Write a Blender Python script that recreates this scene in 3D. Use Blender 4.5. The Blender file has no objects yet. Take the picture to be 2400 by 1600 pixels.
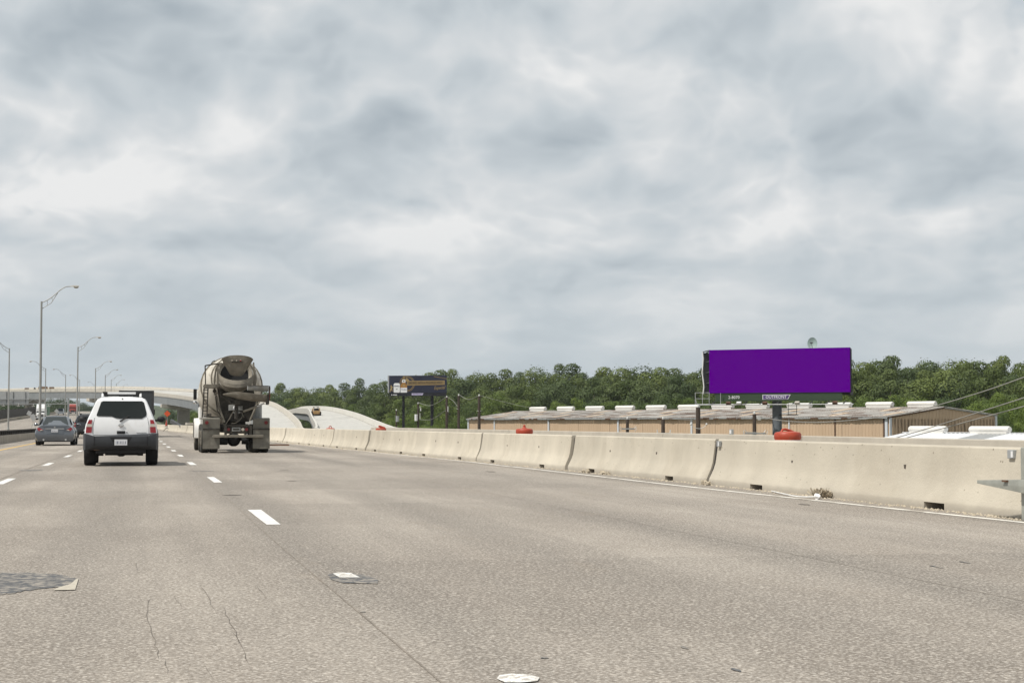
import bpy, bmesh, math, random
from mathutils import Vector, Matrix
R = math.radians
rnd = random.Random(7)
scene = bpy.context.scene
COL = scene.collection

# ------------------------------------------------------------------ camera
F_PX, CAM_H = 3830.0, 1.07           # focal length in pixels of a 2400 px wide frame
YAW, PITCH = math.atan(874 / F_PX), math.atan(190 / F_PX)
cam_data = bpy.data.cameras.new('camera')
cam_data.sensor_width = 36.0
cam_data.lens = 36.0 * F_PX / 2400.0
cam_data.clip_start, cam_data.clip_end = 0.1, 9000.0
cam = bpy.data.objects.new('camera', cam_data)
cam.location = (0, 0, CAM_H)
cam.rotation_euler = (math.pi / 2 + PITCH, 0, -YAW)
COL.objects.link(cam)
scene.camera = cam

# ------------------------------------------------------------------ sky, sun, exposure
SUN_EL = R(56)
sun_h = Vector((-0.94, -0.34)).normalized()
SUN = Vector((sun_h.x * math.cos(SUN_EL), sun_h.y * math.cos(SUN_EL), math.sin(SUN_EL)))
world = bpy.data.worlds.new('World')
scene.world = world
world.use_nodes = True
world.cycles.sampling_method = 'MANUAL'
world.cycles.sample_map_resolution = 512
wt = world.node_tree
wt.nodes.clear()


def nd(tree, typ, inputs=None, **props):
    n = tree.nodes.new(typ)
    for k, v in props.items():
        setattr(n, k, v)
    if inputs:
        for k, v in inputs.items():
            s = n.inputs[k]
            if isinstance(v, bpy.types.NodeSocket):
                tree.links.new(v, s)
            else:
                s.default_value = v
    return n


def mth(tree, op, a, b=None, c=None, clamp=False):
    n = tree.nodes.new('ShaderNodeMath')
    n.operation = op
    n.use_clamp = clamp
    for i, v in enumerate((a, b, c)):
        if v is None:
            continue
        if isinstance(v, bpy.types.NodeSocket):
            tree.links.new(v, n.inputs[i])
        else:
            n.inputs[i].default_value = v
    return n.outputs[0]


def mixc(tree, fac, a, b, blend='MIX'):
    n = tree.nodes.new('ShaderNodeMix')
    n.data_type = 'RGBA'
    n.blend_type = blend
    for s, v in ((n.inputs[0], fac), (n.inputs[6], a), (n.inputs[7], b)):
        if isinstance(v, bpy.types.NodeSocket):
            tree.links.new(v, s)
        elif isinstance(v, (int, float)):
            s.default_value = v
        else:
            s.default_value = (v[0], v[1], v[2], 1)
    return n.outputs[2]


def smooth(tree, x, lo, hi, to0=0.0, to1=1.0):
    n = tree.nodes.new('ShaderNodeMapRange')
    n.interpolation_type = 'SMOOTHSTEP'
    tree.links.new(x, n.inputs[0])
    n.inputs[1].default_value, n.inputs[2].default_value = lo, hi
    n.inputs[3].default_value, n.inputs[4].default_value = to0, to1
    return n.outputs[0]


def build_sky():
    t = wt
    sky = nd(t, 'ShaderNodeTexSky', sky_type='NISHITA', sun_disc=False)
    sky.sun_elevation = SUN_EL
    sky.sun_rotation = math.atan2(SUN.x, SUN.y)
    sky.air_density, sky.dust_density = 1.0, 2.5
    tc = nd(t, 'ShaderNodeTexCoord')
    sep = nd(t, 'ShaderNodeSeparateXYZ', {0: tc.outputs['Generated']})
    zc = mth(t, 'MAXIMUM', sep.outputs[2], 0.0)
    # a broken cloud deck: cells flatten out towards the horizon
    lz = mth(t, 'MULTIPLY', mth(t, 'LOGARITHM', mth(t, 'ADD', zc, 0.085), math.e), 0.40)
    p = nd(t, 'ShaderNodeCombineXYZ', {0: sep.outputs[0], 1: sep.outputs[1], 2: lz}).outputs[0]
    warp = nd(t, 'ShaderNodeTexNoise', {'Vector': p, 'Scale': 7.0, 'Detail': 3.0, 'Roughness': 0.5})
    wv = nd(t, 'ShaderNodeVectorMath', {0: warp.outputs['Color'], 1: (0.5, 0.5, 0.5)}, operation='SUBTRACT').outputs[0]
    wv = nd(t, 'ShaderNodeVectorMath', {0: wv, 'Scale': 0.075}, operation='SCALE').outputs[0]
    pw = nd(t, 'ShaderNodeVectorMath', {0: p, 1: wv}, operation='ADD').outputs[0]

    def fbm(vec, scale, detail, rough, off=(0, 0, 0)):
        o = nd(t, 'ShaderNodeVectorMath', {0: vec, 1: off}, operation='ADD').outputs[0]
        return nd(t, 'ShaderNodeTexNoise', {'Vector': o, 'Scale': scale, 'Detail': detail, 'Roughness': rough, 'Lacunarity': 2.1}).outputs[0]
    S = (11.3, 4.7, 2.0)
    S2 = (S[0] - 0.012, S[1] - 0.004, S[2] + 0.026)
    big = fbm(pw, 4.0, 2.0, 0.5, (3.1, 8.2, 0))

    def puff(sc, off):                             # round heads with creases between them
        n = fbm(pw, sc, 1.0, 0.4, off)
        return mth(t, 'ABSOLUTE', mth(t, 'SUBTRACT', mth(t, 'MULTIPLY', n, 2.0), 1.0))

    def field(off, det):
        f = mth(t, 'MULTIPLY', fbm(pw, 8.0, det, 0.50, off), 0.62)
        f = mth(t, 'MULTIPLY_ADD', puff(11.0, (off[0] + 5, off[1], off[2])), 0.34, f)
        f = mth(t, 'MULTIPLY_ADD', puff(24.0, (off[0] + 9, off[1], off[2])), 0.17, f)
        return mth(t, 'MULTIPLY_ADD', puff(52.0, (off[0] + 2, off[1], off[2])), 0.085, f)
    n1 = field(S, 5.0)
    # the same field a little towards the sun: the difference gives each head a lit and a shaded side
    n2 = field(S2, 4.0)
    rel = mth(t, 'SUBTRACT', n1, n2)
    # and over a longer way up: cloud bases lie in the shade of what is above them
    lo1, lo2 = fbm(pw, 6.5, 1.5, 0.4, S), fbm(pw, 6.5, 1.5, 0.4, (S[0] - 0.02, S[1], S[2] + 0.07))
    relb = mth(t, 'SUBTRACT', lo1, lo2)
    dens = mth(t, 'ADD', mth(t, 'MULTIPLY', n1, 0.85), mth(t, 'MULTIPLY', big, 0.50))
    cover = smooth(t, dens, 0.36, 0.50)
    thick = smooth(t, dens, 0.50, 0.80)            # thick bellies let less light through
    b = mth(t, 'ADD', mth(t, 'MULTIPLY', rel, 2.2), mth(t, 'MULTIPLY', relb, 1.45))
    b = mth(t, 'ADD', b, mth(t, 'SUBTRACT', 0.76, mth(t, 'MULTIPLY', thick, 0.42)))
    b = mth(t, 'MAXIMUM', mth(t, 'MINIMUM', b, 1.0), 0.0)
    ramp = nd(t, 'ShaderNodeValToRGB', {0: b})
    e = ramp.color_ramp.elements
    e[0].position, e[0].color = 0.0, (0.405, 0.460, 0.505, 1)
    e[1].position, e[1].color = 1.0, (0.83, 0.835, 0.835, 1)
    m = e.new(0.45); m.color = (0.560, 0.610, 0.645, 1)
    m = e.new(0.75); m.color = (0.680, 0.708, 0.727, 1)
    # Background runs at 0.1, so cloud radiance is given at ten times its value
    cloud = nd(t, 'ShaderNodeVectorMath', {0: ramp.outputs[0], 'Scale': 10.0}, operation='SCALE').outputs[0]
    gap = mixc(t, 0.80, sky.outputs[0], (6.0, 6.6, 7.0))       # thin veil over the open sky
    col = mixc(t, cover, gap, cloud)
    hz = smooth(t, zc, 0.0, 0.14, 1.0, 0.0)                    # low air, thick and even
    hz = mth(t, 'MULTIPLY', hz, 0.85)
    col = mixc(t, hz, col, (5.35, 5.95, 6.3))
    bg = nd(t, 'ShaderNodeBackground', {'Color': col, 'Strength': 0.1})
    out = nd(t, 'ShaderNodeOutputWorld', {'Surface': bg.outputs[0]})


build_sky()
sun_d = bpy.data.lights.new('sun', 'SUN')
sun_d.energy, sun_d.angle, sun_d.color = 4.1, R(1.6), (1.0, 0.955, 0.88)
sun_o = bpy.data.objects.new('sun', sun_d)
sun_o.rotation_euler = (-SUN).to_track_quat('-Z', 'Y').to_euler()
sun_o.location = (-40, -20, 60)
COL.objects.link(sun_o)
vs = scene.view_settings
vs.view_transform, vs.look, vs.exposure, vs.gamma = 'Standard', 'None', 0.0, 1.0
vs.use_curve_mapping = False

# ------------------------------------------------------------------ where a spot of the picture stands in the place


def ray(px, py):
    cx, cy = (px - 1200) / F_PX, (800 - py) / F_PX
    fy = math.cos(PITCH) - cy * math.sin(PITCH)
    return Vector((cx * math.cos(YAW) + fy * math.sin(YAW), -cx * math.sin(YAW) + fy * math.cos(YAW),
                   math.sin(PITCH) + cy * math.cos(PITCH)))


O = Vector((0, 0, CAM_H))


def at_y(px, py, y):
    d = ray(px, py); return O + d * (y / d.y)


def at_x(px, py, x):
    d = ray(px, py); return O + d * (x / d.x)


def at_z(px, py, z=0.0):
    d = ray(px, py); return O + d * ((z - CAM_H) / d.z)


def at_d(px, py, depth):
    return O + ray(px, py) * depth


# ------------------------------------------------------------------ materials
MATS = {}


def mat(name, col, rough=0.7, metal=0.0, var=0.12, scale=3.0, bump=0.0, bscale=40.0, dirt=None, dirt_amt=0.5,
        dirt_scale=1.5, stretch=(1, 1, 1), spec=0.4, coat=0.0, random_var=0.0, dirt_lo=0.5, dirt_hi=0.7, pits=None):
    m = bpy.data.materials.new(name)
    m.use_nodes = True
    t = m.node_tree
    t.nodes.clear()
    tc = nd(t, 'ShaderNodeTexCoord')
    vec = tc.outputs['Object']
    if stretch != (1, 1, 1):
        vec = nd(t, 'ShaderNodeVectorMath', {0: vec, 1: stretch}, operation='MULTIPLY').outputs[0]
    oi = nd(t, 'ShaderNodeObjectInfo')
    off = nd(t, 'ShaderNodeVectorMath', {0: (37.0, 19.0, 11.0), 'Scale': oi.outputs['Random']}, operation='SCALE').outputs[0]
    vec = nd(t, 'ShaderNodeVectorMath', {0: vec, 1: off}, operation='ADD').outputs[0]
    n = nd(t, 'ShaderNodeTexNoise', {'Vector': vec, 'Scale': scale, 'Detail': 6.0, 'Roughness': 0.6})
    f = smooth(t, n.outputs[0], 0.25, 0.75)
    lo = [max(0, c * (1 - var)) for c in col]
    hi = [min(1, c * (1 + var)) for c in col]
    c = mixc(t, f, lo, hi)
    if dirt:
        n2 = nd(t, 'ShaderNodeTexNoise', {'Vector': vec, 'Scale': dirt_scale, 'Detail': 7.0, 'Roughness': 0.65, 'Distortion': 0.4})
        d = mth(t, 'MULTIPLY', smooth(t, n2.outputs[0], dirt_lo, dirt_hi), dirt_amt)
        c = mixc(t, d, c, dirt)
    if pits:
        vz = nd(t, 'ShaderNodeTexVoronoi', {'Vector': tc.outputs['Object'], 'Scale': 9.0, 'Randomness': 1.0})
        gate = nd(t, 'ShaderNodeSeparateColor', {0: vz.outputs['Color']})
        pf = mth(t, 'MULTIPLY', smooth(t, vz.outputs['Distance'], 0.16, 0.06), smooth(t, gate.outputs[0], 0.55, 0.75))
        c = mixc(t, mth(t, 'MULTIPLY', pf, 0.8), c, pits)
        zz = nd(t, 'ShaderNodeSeparateXYZ', {0: tc.outputs['Object']}).outputs[2]
        n4 = nd(t, 'ShaderNodeTexNoise', {'Vector': tc.outputs['Object'], 'Scale': 2.5, 'Detail': 5.0})
        sp = smooth(t, mth(t, 'ADD', zz, mth(t, 'MULTIPLY', n4.outputs[0], 0.16)), 0.22, 0.10)     # road splash caked on the foot
        c = mixc(t, mth(t, 'MULTIPLY', sp, 0.55), c, (0.36, 0.325, 0.275))
    if random_var:
        k = mth(t, 'ADD', mth(t, 'MULTIPLY', oi.outputs['Random'], 2 * random_var), 1 - random_var)
        c = nd(t, 'ShaderNodeVectorMath', {0: c, 'Scale': k}, operation='SCALE').outputs[0]
    b = nd(t, 'ShaderNodeBsdfPrincipled', {'Base Color': c, 'Roughness': rough, 'Metallic': metal})
    b.inputs['Specular IOR Level'].default_value = spec
    if coat:
        b.inputs['Coat Weight'].default_value = coat
        b.inputs['Coat Roughness'].default_value = 0.08
    if bump:
        nb = nd(t, 'ShaderNodeTexNoise', {'Vector': vec, 'Scale': bscale, 'Detail': 4.0, 'Roughness': 0.6})
        bp = nd(t, 'ShaderNodeBump', {'Height': nb.outputs[0], 'Strength': bump, 'Distance': 0.02})
        t.links.new(bp.outputs[0], b.inputs['Normal'])
    nd(t, 'ShaderNodeOutputMaterial', {'Surface': b.outputs[0]})
    MATS[name] = m
    return m


def make_road_material():
    m = bpy.data.materials.new('road_concrete')
    m.use_nodes = True
    t = m.node_tree
    t.nodes.clear()
    tc = nd(t, 'ShaderNodeTexCoord')
    P = tc.outputs['Object']
    s = nd(t, 'ShaderNodeSeparateXYZ', {0: P})
    x, y = s.outputs[0], s.outputs[1]

    def noise(scale, detail=4.0, rough=0.6, mul=None):
        v = P
        if mul:
            v = nd(t, 'ShaderNodeVectorMath', {0: P, 1: mul}, operation='MULTIPLY').outputs[0]
        return nd(t, 'ShaderNodeTexNoise', {'Vector': v, 'Scale': scale, 'Detail': detail, 'Roughness': rough}).outputs[0]
    c = mixc(t, smooth(t, noise(0.45, 6.0, 0.62, (1, 0.30, 1)), 0.36, 0.66), (0.236, 0.204, 0.171), (0.328, 0.290, 0.247))
    # rubber-darkened wheel paths, two in each lane, broken up along the road
    ph = mth(t, 'MULTIPLY', mth(t, 'ADD', x, 0.43 + 1.87), 2 * math.pi / 1.87)
    wp = mth(t, 'MULTIPLY', mth(t, 'ADD', mth(t, 'COSINE', ph), 0.3), 0.8, clamp=True)
    wn = smooth(t, noise(0.22, 5.0, 0.62, (1, 0.22, 1)), 0.34, 0.60)
    c = mixc(t, mth(t, 'MULTIPLY', mth(t, 'MULTIPLY', wp, wn), 0.85), c, (0.165, 0.145, 0.124))
    # pours: each stretch of a lane has its own tone, with a crisp edge across the road
    wob = mth(t, 'MULTIPLY', noise(0.8, 2.0), 0.5)
    iy = mth(t, 'FLOOR', mth(t, 'DIVIDE', mth(t, 'ADD', mth(t, 'ADD', y, 0.8), mth(t, 'ADD', wob, mth(t, 'MULTIPLY', x, 0.06))), 4.6))
    ix = mth(t, 'FLOOR', mth(t, 'DIVIDE', mth(t, 'ADD', x, 2.38), 3.78))
    wnz = nd(t, 'ShaderNodeTexWhiteNoise', {'Vector': nd(t, 'ShaderNodeCombineXYZ', {0: ix, 1: iy, 2: 4.0}).outputs[0]}, noise_dimensions='3D')
    k = mth(t, 'ADD', mth(t, 'MULTIPLY', wnz.outputs[0], 0.24), 0.87)
    c = nd(t, 'ShaderNodeVectorMath', {0: c, 'Scale': k}, operation='SCALE').outputs[0]
    fs = smooth(t, noise(1.0, 5.0, 0.65, (2.2, 0.05, 1)), 0.40, 0.64)                   # lengthwise traffic film
    c = mixc(t, mth(t, 'MULTIPLY', fs, 0.35), c, (0.180, 0.158, 0.135))
    # brown drips along the oil line and rusty stain patches
    st = smooth(t, noise(1.1, 6.0, 0.7, (1, 0.25, 1)), 0.56, 0.74)
    c = mixc(t, mth(t, 'MULTIPLY', st, 0.38), c, (0.235, 0.185, 0.135))
    # exposed aggregate
    sp = nd(t, 'ShaderNodeTexNoise', {'Vector': P, 'Scale': 50.0, 'Detail': 3.0, 'Roughness': 0.72}).outputs[0]
    sp2 = nd(t, 'ShaderNodeTexVoronoi', {'Vector': P, 'Scale': 58.0, 'Randomness': 1.0})
    c = mixc(t, mth(t, 'MULTIPLY', smooth(t, sp, 0.50, 0.34), 0.75), c, (0.115, 0.098, 0.082))
    c = mixc(t, mth(t, 'MULTIPLY', smooth(t, sp, 0.52, 0.64), 0.62), c, (0.60, 0.565, 0.51))
    g = nd(t, 'ShaderNodeSeparateColor', {0: sp2.outputs['Color']})
    c = mixc(t, mth(t, 'MULTIPLY', smooth(t, g.outputs[0], 0.72, 0.98), 0.34), c, (0.66, 0.60, 0.52))
    c = mixc(t, mth(t, 'MULTIPLY', smooth(t, g.outputs[1], 0.80, 1.0), 0.36), c, (0.10, 0.085, 0.07))
    b = nd(t, 'ShaderNodeBsdfPrincipled', {'Base Color': c, 'Roughness': 0.88})
    b.inputs['Specular IOR Level'].default_value = 0.25
    bp = nd(t, 'ShaderNodeBump', {'Height': sp, 'Strength': 0.10, 'Distance': 0.01})
    t.links.new(bp.outputs[0], b.inputs['Normal'])
    nd(t, 'ShaderNodeOutputMaterial', {'Surface': b.outputs[0]})
    MATS['road'] = m


def make_leaf_material(name, lo, hi):
    m = bpy.data.materials.new(name)
    m.use_nodes = True
    t = m.node_tree
    t.nodes.clear()
    tc = nd(t, 'ShaderNodeTexCoord')
    oi = nd(t, 'ShaderNodeObjectInfo')
    gi = nd(t, 'ShaderNodeNewGeometry')
    at = nd(t, 'ShaderNodeAttribute', attribute_name='tint')
    f = mth(t, 'ADD', mth(t, 'MULTIPLY', gi.outputs['Random Per Island'], 0.22), mth(t, 'ADD', mth(t, 'MULTIPLY', at.outputs['Fac'], 0.45), mth(t, 'MULTIPLY', oi.outputs['Random'], 0.42)))
    c = mixc(t, mth(t, 'MINIMUM', f, 1.0), lo, hi)
    kind = mth(t, 'FRACT', mth(t, 'MULTIPLY', oi.outputs['Random'], 17.3))           # some trees are of a duller, bluer kind
    c = mixc(t, smooth(t, kind, 0.55, 0.75, 0.0, 0.55), c, (0.045, 0.072, 0.034))
    d = nd(t, 'ShaderNodeBsdfPrincipled', {'Base Color': c, 'Roughness': 0.62})
    d.inputs['Specular IOR Level'].default_value = 0.25
    tr = nd(t, 'ShaderNodeBsdfTranslucent', {'Color': mixc(t, 0.4, c, (0.16, 0.22, 0.03))})
    mx = nd(t, 'ShaderNodeMixShader', {0: 0.16, 1: d.outputs[0], 2: tr.outputs[0]})
    nd(t, 'ShaderNodeOutputMaterial', {'Surface': mx.outputs[0]})
    MATS[name] = m


def make_glass(name, col, rough=0.06):
    m = bpy.data.materials.new(name)
    m.use_nodes = True
    b = m.node_tree.nodes['Principled BSDF']
    b.inputs['Base Color'].default_value = (*col, 1)
    b.inputs['Roughness'].default_value = rough
    b.inputs['Specular IOR Level'].default_value = 0.3
    MATS[name] = m


make_road_material()
make_leaf_material('leaf_high', (0.030, 0.054, 0.010), (0.150, 0.185, 0.048))
make_leaf_material('leaf_low', (0.034, 0.066, 0.008), (0.160, 0.215, 0.038))
make_leaf_material('leaf_far', (0.020, 0.038, 0.010), (0.058, 0.084, 0.024))
make_glass('glass_dark', (0.012, 0.015, 0.014))
make_glass('glass_sedan', (0.030, 0.036, 0.036), 0.04)
make_glass('glass_blue', (0.05, 0.07, 0.08), 0.05)
CRM = dict(var=0.10, scale=1.4, rough=0.9, bump=0.30, bscale=55.0, spec=0.25)
mat('barrier', (0.515, 0.468, 0.385), pits=(0.20, 0.17, 0.13), dirt=(0.38, 0.335, 0.265), dirt_amt=0.42, dirt_scale=0.9, stretch=(1, 0.7, 0.5), dirt_lo=0.48, dirt_hi=0.70, random_var=0.09, **CRM)
mat('parapet', (0.43, 0.392, 0.33), dirt=(0.33, 0.30, 0.255), dirt_amt=0.5, dirt_scale=0.7, **CRM)
mat('ramp', (0.445, 0.435, 0.405), dirt=(0.35, 0.34, 0.32), dirt_amt=0.7, dirt_scale=0.10, stretch=(1, 0.35, 1), **CRM)
mat('ramp_wall', (0.52, 0.503, 0.46), dirt=(0.50, 0.47, 0.42), dirt_amt=0.5, dirt_scale=0.3, stretch=(1, 1, 0.2), **CRM)
mat('fly_wall', (0.47, 0.44, 0.385), dirt=(0.42, 0.39, 0.34), dirt_amt=0.6, dirt_scale=0.25, **CRM)
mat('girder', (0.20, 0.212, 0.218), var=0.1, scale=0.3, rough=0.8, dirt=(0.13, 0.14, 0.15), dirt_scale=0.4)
mat('pier', (0.36, 0.335, 0.295), dirt=(0.24, 0.225, 0.2), dirt_scale=0.3, **CRM)
mat('old_concrete', (0.32, 0.285, 0.235), dirt=(0.20, 0.18, 0.15), dirt_amt=0.6, dirt_scale=2.0, **CRM)
mat('dark_rail', (0.045, 0.040, 0.034), var=0.3, rough=0.85)
mat('white_paint', (0.70, 0.69, 0.66), rough=0.7, dirt=(0.42, 0.38, 0.33), dirt_amt=0.45, dirt_scale=14, dirt_lo=0.52, dirt_hi=0.62)
mat('worn_line', (0.66, 0.63, 0.57), rough=0.8, dirt=(0.34, 0.30, 0.25), dirt_amt=0.8, dirt_scale=2.2, dirt_lo=0.52, dirt_hi=0.62)
mat('yellow_paint', (0.66, 0.40, 0.07), rough=0.7, dirt=(0.36, 0.29, 0.20), dirt_amt=0.5, dirt_scale=3)
mat('seam', (0.215, 0.186, 0.155), var=0.3, rough=0.95)
mat('crack', (0.105, 0.090, 0.076), var=0.3, rough=1.0)
mat('asphalt', (0.090, 0.092, 0.096), var=0.35, scale=40, rough=0.9, bump=0.4, dirt=(0.34, 0.305, 0.26), dirt_amt=0.85, dirt_scale=14, dirt_lo=0.44, dirt_hi=0.62)
mat('patch_light', (0.44, 0.40, 0.33), var=0.15, scale=20, rough=0.9)
mat('ground', (0.115, 0.110, 0.055), var=0.5, scale=0.05, rough=1.0, dirt=(0.20, 0.165, 0.115), dirt_amt=0.9, dirt_scale=0.02)
mat('hill', (0.060, 0.078, 0.040), var=0.4, scale=0.02, rough=1.0, bump=1.0, bscale=0.1)
mat('earth', (0.26, 0.205, 0.145), var=0.3, scale=1.2, rough=1.0, bump=0.8, bscale=3.0)
mat('galv', (0.36, 0.37, 0.37), rough=0.55, metal=0.35, var=0.15, scale=4)
mat('lamp_pole', (0.30, 0.30, 0.285), rough=0.6, metal=0.3, var=0.1)
mat('lamp_head', (0.40, 0.385, 0.35), rough=0.5)
mat('lens', (0.33, 0.30, 0.25), rough=0.25)
mat('rail_steel', (0.33, 0.335, 0.30), rough=0.6, metal=0.25, var=0.12, scale=5)
mat('dark_steel', (0.045, 0.045, 0.047), rough=0.6, metal=0.2, var=0.2)
mat('black', (0.012, 0.012, 0.013), rough=0.6, var=0.2)
mat('wood_pole', (0.062, 0.046, 0.036), rough=0.95, var=0.35, scale=2, stretch=(6, 6, 0.5))
mat('bark', (0.12, 0.10, 0.08), rough=1.0, var=0.3)
mat('rubber', (0.016, 0.016, 0.017), rough=0.85, var=0.3, scale=8)
mat('tyre_dusty', (0.040, 0.038, 0.034), rough=0.95, var=0.3, scale=5)
mat('rim', (0.30, 0.30, 0.31), rough=0.35, metal=0.7)
mat('car_white', (0.72, 0.725, 0.73), rough=0.30, var=0.02, coat=0.6, dirt=(0.55, 0.53, 0.50), dirt_amt=0.35, dirt_scale=2.2)
mat('car_grey', (0.135, 0.150, 0.170), rough=0.32, metal=0.45, var=0.04, coat=0.7)
mat('car_black', (0.012, 0.013, 0.016), rough=0.25, var=0.1, coat=0.8)
mat('car_silver', (0.50, 0.54, 0.58), rough=0.35, metal=0.4, coat=0.5)
mat('plastic_grey', (0.036, 0.039, 0.044), rough=0.55, var=0.12)
mat('chrome', (0.62, 0.62, 0.62), rough=0.18, metal=0.95, var=0.02)
mat('red_lens', (0.24, 0.007, 0.010), rough=0.15, var=0.1, coat=0.6)
mat('clear_lens', (0.42, 0.38, 0.32), rough=0.15, var=0.1, coat=0.6)
mat('plate', (0.66, 0.67, 0.69), rough=0.5, var=0.05)
mat('ink', (0.03, 0.045, 0.13), rough=0.6)
mat('copper', (0.30, 0.19, 0.13), rough=0.6, metal=0.3)
mat('mixer_white', (0.56, 0.525, 0.455), rough=0.55, var=0.10, scale=1.1, dirt=(0.24, 0.21, 0.165), dirt_amt=0.9, dirt_scale=1.7, dirt_lo=0.42, dirt_hi=0.66, stretch=(1, 0.5, 1))
mat('fender_white', (0.68, 0.67, 0.64), rough=0.45, var=0.05, dirt=(0.42, 0.37, 0.30), dirt_amt=0.4)
mat('mixer_dusty', (0.175, 0.158, 0.128), rough=0.9, var=0.25, scale=3, dirt=(0.28, 0.256, 0.216), dirt_amt=0.8, dirt_scale=5, bump=0.5, bscale=30)
mat('mixer_dark', (0.040, 0.036, 0.030), rough=0.9, var=0.3, scale=3, dirt=(0.14, 0.125, 0.10), dirt_amt=0.75, dirt_scale=4, bump=0.5, bscale=30)
mat('mixer_flap', (0.150, 0.141, 0.118), rough=0.95, var=0.15, scale=5, dirt=(0.115, 0.103, 0.085), dirt_amt=0.8, dirt_scale=3, bump=0.3)
mat('mixer_grey', (0.29, 0.295, 0.285), rough=0.8, var=0.2, dirt=(0.16, 0.15, 0.13), dirt_amt=0.7, dirt_scale=4)
mat('drum_orange', (0.38, 0.055, 0.026), rough=0.5, var=0.12, scale=5, dirt=(0.30, 0.085, 0.045), dirt_amt=0.7, dirt_scale=5)
mat('drum_band', (0.70, 0.68, 0.64), rough=0.5)
mat('sign_orange', (0.62, 0.085, 0.022), rough=0.5, var=0.03)
mat('sign_back', (0.40, 0.405, 0.40), rough=0.5, metal=0.2, var=0.08)
mat('board_grey', (0.30, 0.305, 0.295), rough=0.6, metal=0.2, var=0.06, scale=0.6)
mat('purple', (0.088, 0.0, 0.220), rough=0.9, var=0.0, spec=0.0)
mat('apron_green', (0.040, 0.066, 0.036), rough=0.7, var=0.1)
mat('navy', (0.010, 0.012, 0.032), rough=0.6, var=0.05)
mat('board_black', (0.008, 0.008, 0.012), rough=0.6)
mat('gold', (0.30, 0.215, 0.095), rough=0.6, var=0.1)
mat('gold_dim', (0.20, 0.135, 0.055), rough=0.6, var=0.2)
mat('amber', (0.30, 0.145, 0.03), rough=0.5, var=0.2, scale=2)
mat('print_white', (0.70, 0.70, 0.70), rough=0.6, var=0.03)
mat('logo_purple', (0.075, 0.045, 0.155), rough=0.6)
mat('logo_pale', (0.50, 0.46, 0.62), rough=0.6)
mat('monopole', (0.115, 0.130, 0.145), rough=0.7, var=0.1)
mat('dish', (0.33, 0.42, 0.40), rough=0.5, var=0.06)
mat('tan_wall', (0.50, 0.37, 0.255), rough=0.7, var=0.06, scale=0.5, dirt=(0.47, 0.345, 0.23), dirt_amt=0.5, dirt_scale=0.4, stretch=(1, 1, 0.2))
mat('tan_trim', (0.55, 0.58, 0.62), rough=0.6, var=0.05)
mat('rust_dark', (0.10, 0.055, 0.035), rough=0.9, var=0.4)
mat('roof_rust', (0.35, 0.335, 0.31), rough=0.85, var=0.25, scale=0.6, stretch=(0.22, 1.6, 1), dirt=(0.115, 0.065, 0.042), dirt_amt=0.9, dirt_scale=0.75, dirt_lo=0.45, dirt_hi=0.62, random_var=0.16)
mat('skylight', (0.52, 0.40, 0.285), rough=0.7, var=0.08)
mat('vent_white', (0.64, 0.625, 0.59), rough=0.55, var=0.04, dirt=(0.50, 0.36, 0.22), dirt_amt=0.4, dirt_scale=1.2, dirt_lo=0.6, dirt_hi=0.72)
mat('roof_white', (0.72, 0.73, 0.74), rough=0.55, var=0.04, dirt=(0.55, 0.55, 0.55), dirt_amt=0.5, dirt_scale=0.5)
mat('wire', (0.30, 0.29, 0.27), rough=0.7)
mat('insulator', (0.62, 0.62, 0.60), rough=0.4)
mat('loader_yellow', (0.36, 0.22, 0.09), rough=0.6, var=0.15)
mat('truck_dark', (0.040, 0.045, 0.050), rough=0.45, var=0.12)
mat('semi_white', (0.75, 0.75, 0.74), rough=0.4, var=0.03)
mat('semi_green', (0.055, 0.16, 0.085), rough=0.5)
mat('semi_red', (0.30, 0.060, 0.045), rough=0.5)
mat('timber', (0.20, 0.13, 0.08), rough=0.9, var=0.3)
mat('litter_white', (0.72, 0.71, 0.69), rough=0.8)
mat('stub_paint', (0.70, 0.69, 0.66), rough=0.8, dirt=(0.38, 0.345, 0.30), dirt_amt=0.9, dirt_scale=26, dirt_lo=0.46, dirt_hi=0.56)
mat('weed', (0.42, 0.365, 0.28), rough=1.0, var=0.3, scale=20)
mat('truck_lamp', (0.13, 0.014, 0.014), rough=0.4, var=0.2)
mat('gap_shade', (0.035, 0.031, 0.027), rough=1.0)
mat('litter_dark', (0.055, 0.060, 0.068), rough=0.8)

# ------------------------------------------------------------------ mesh building


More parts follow.
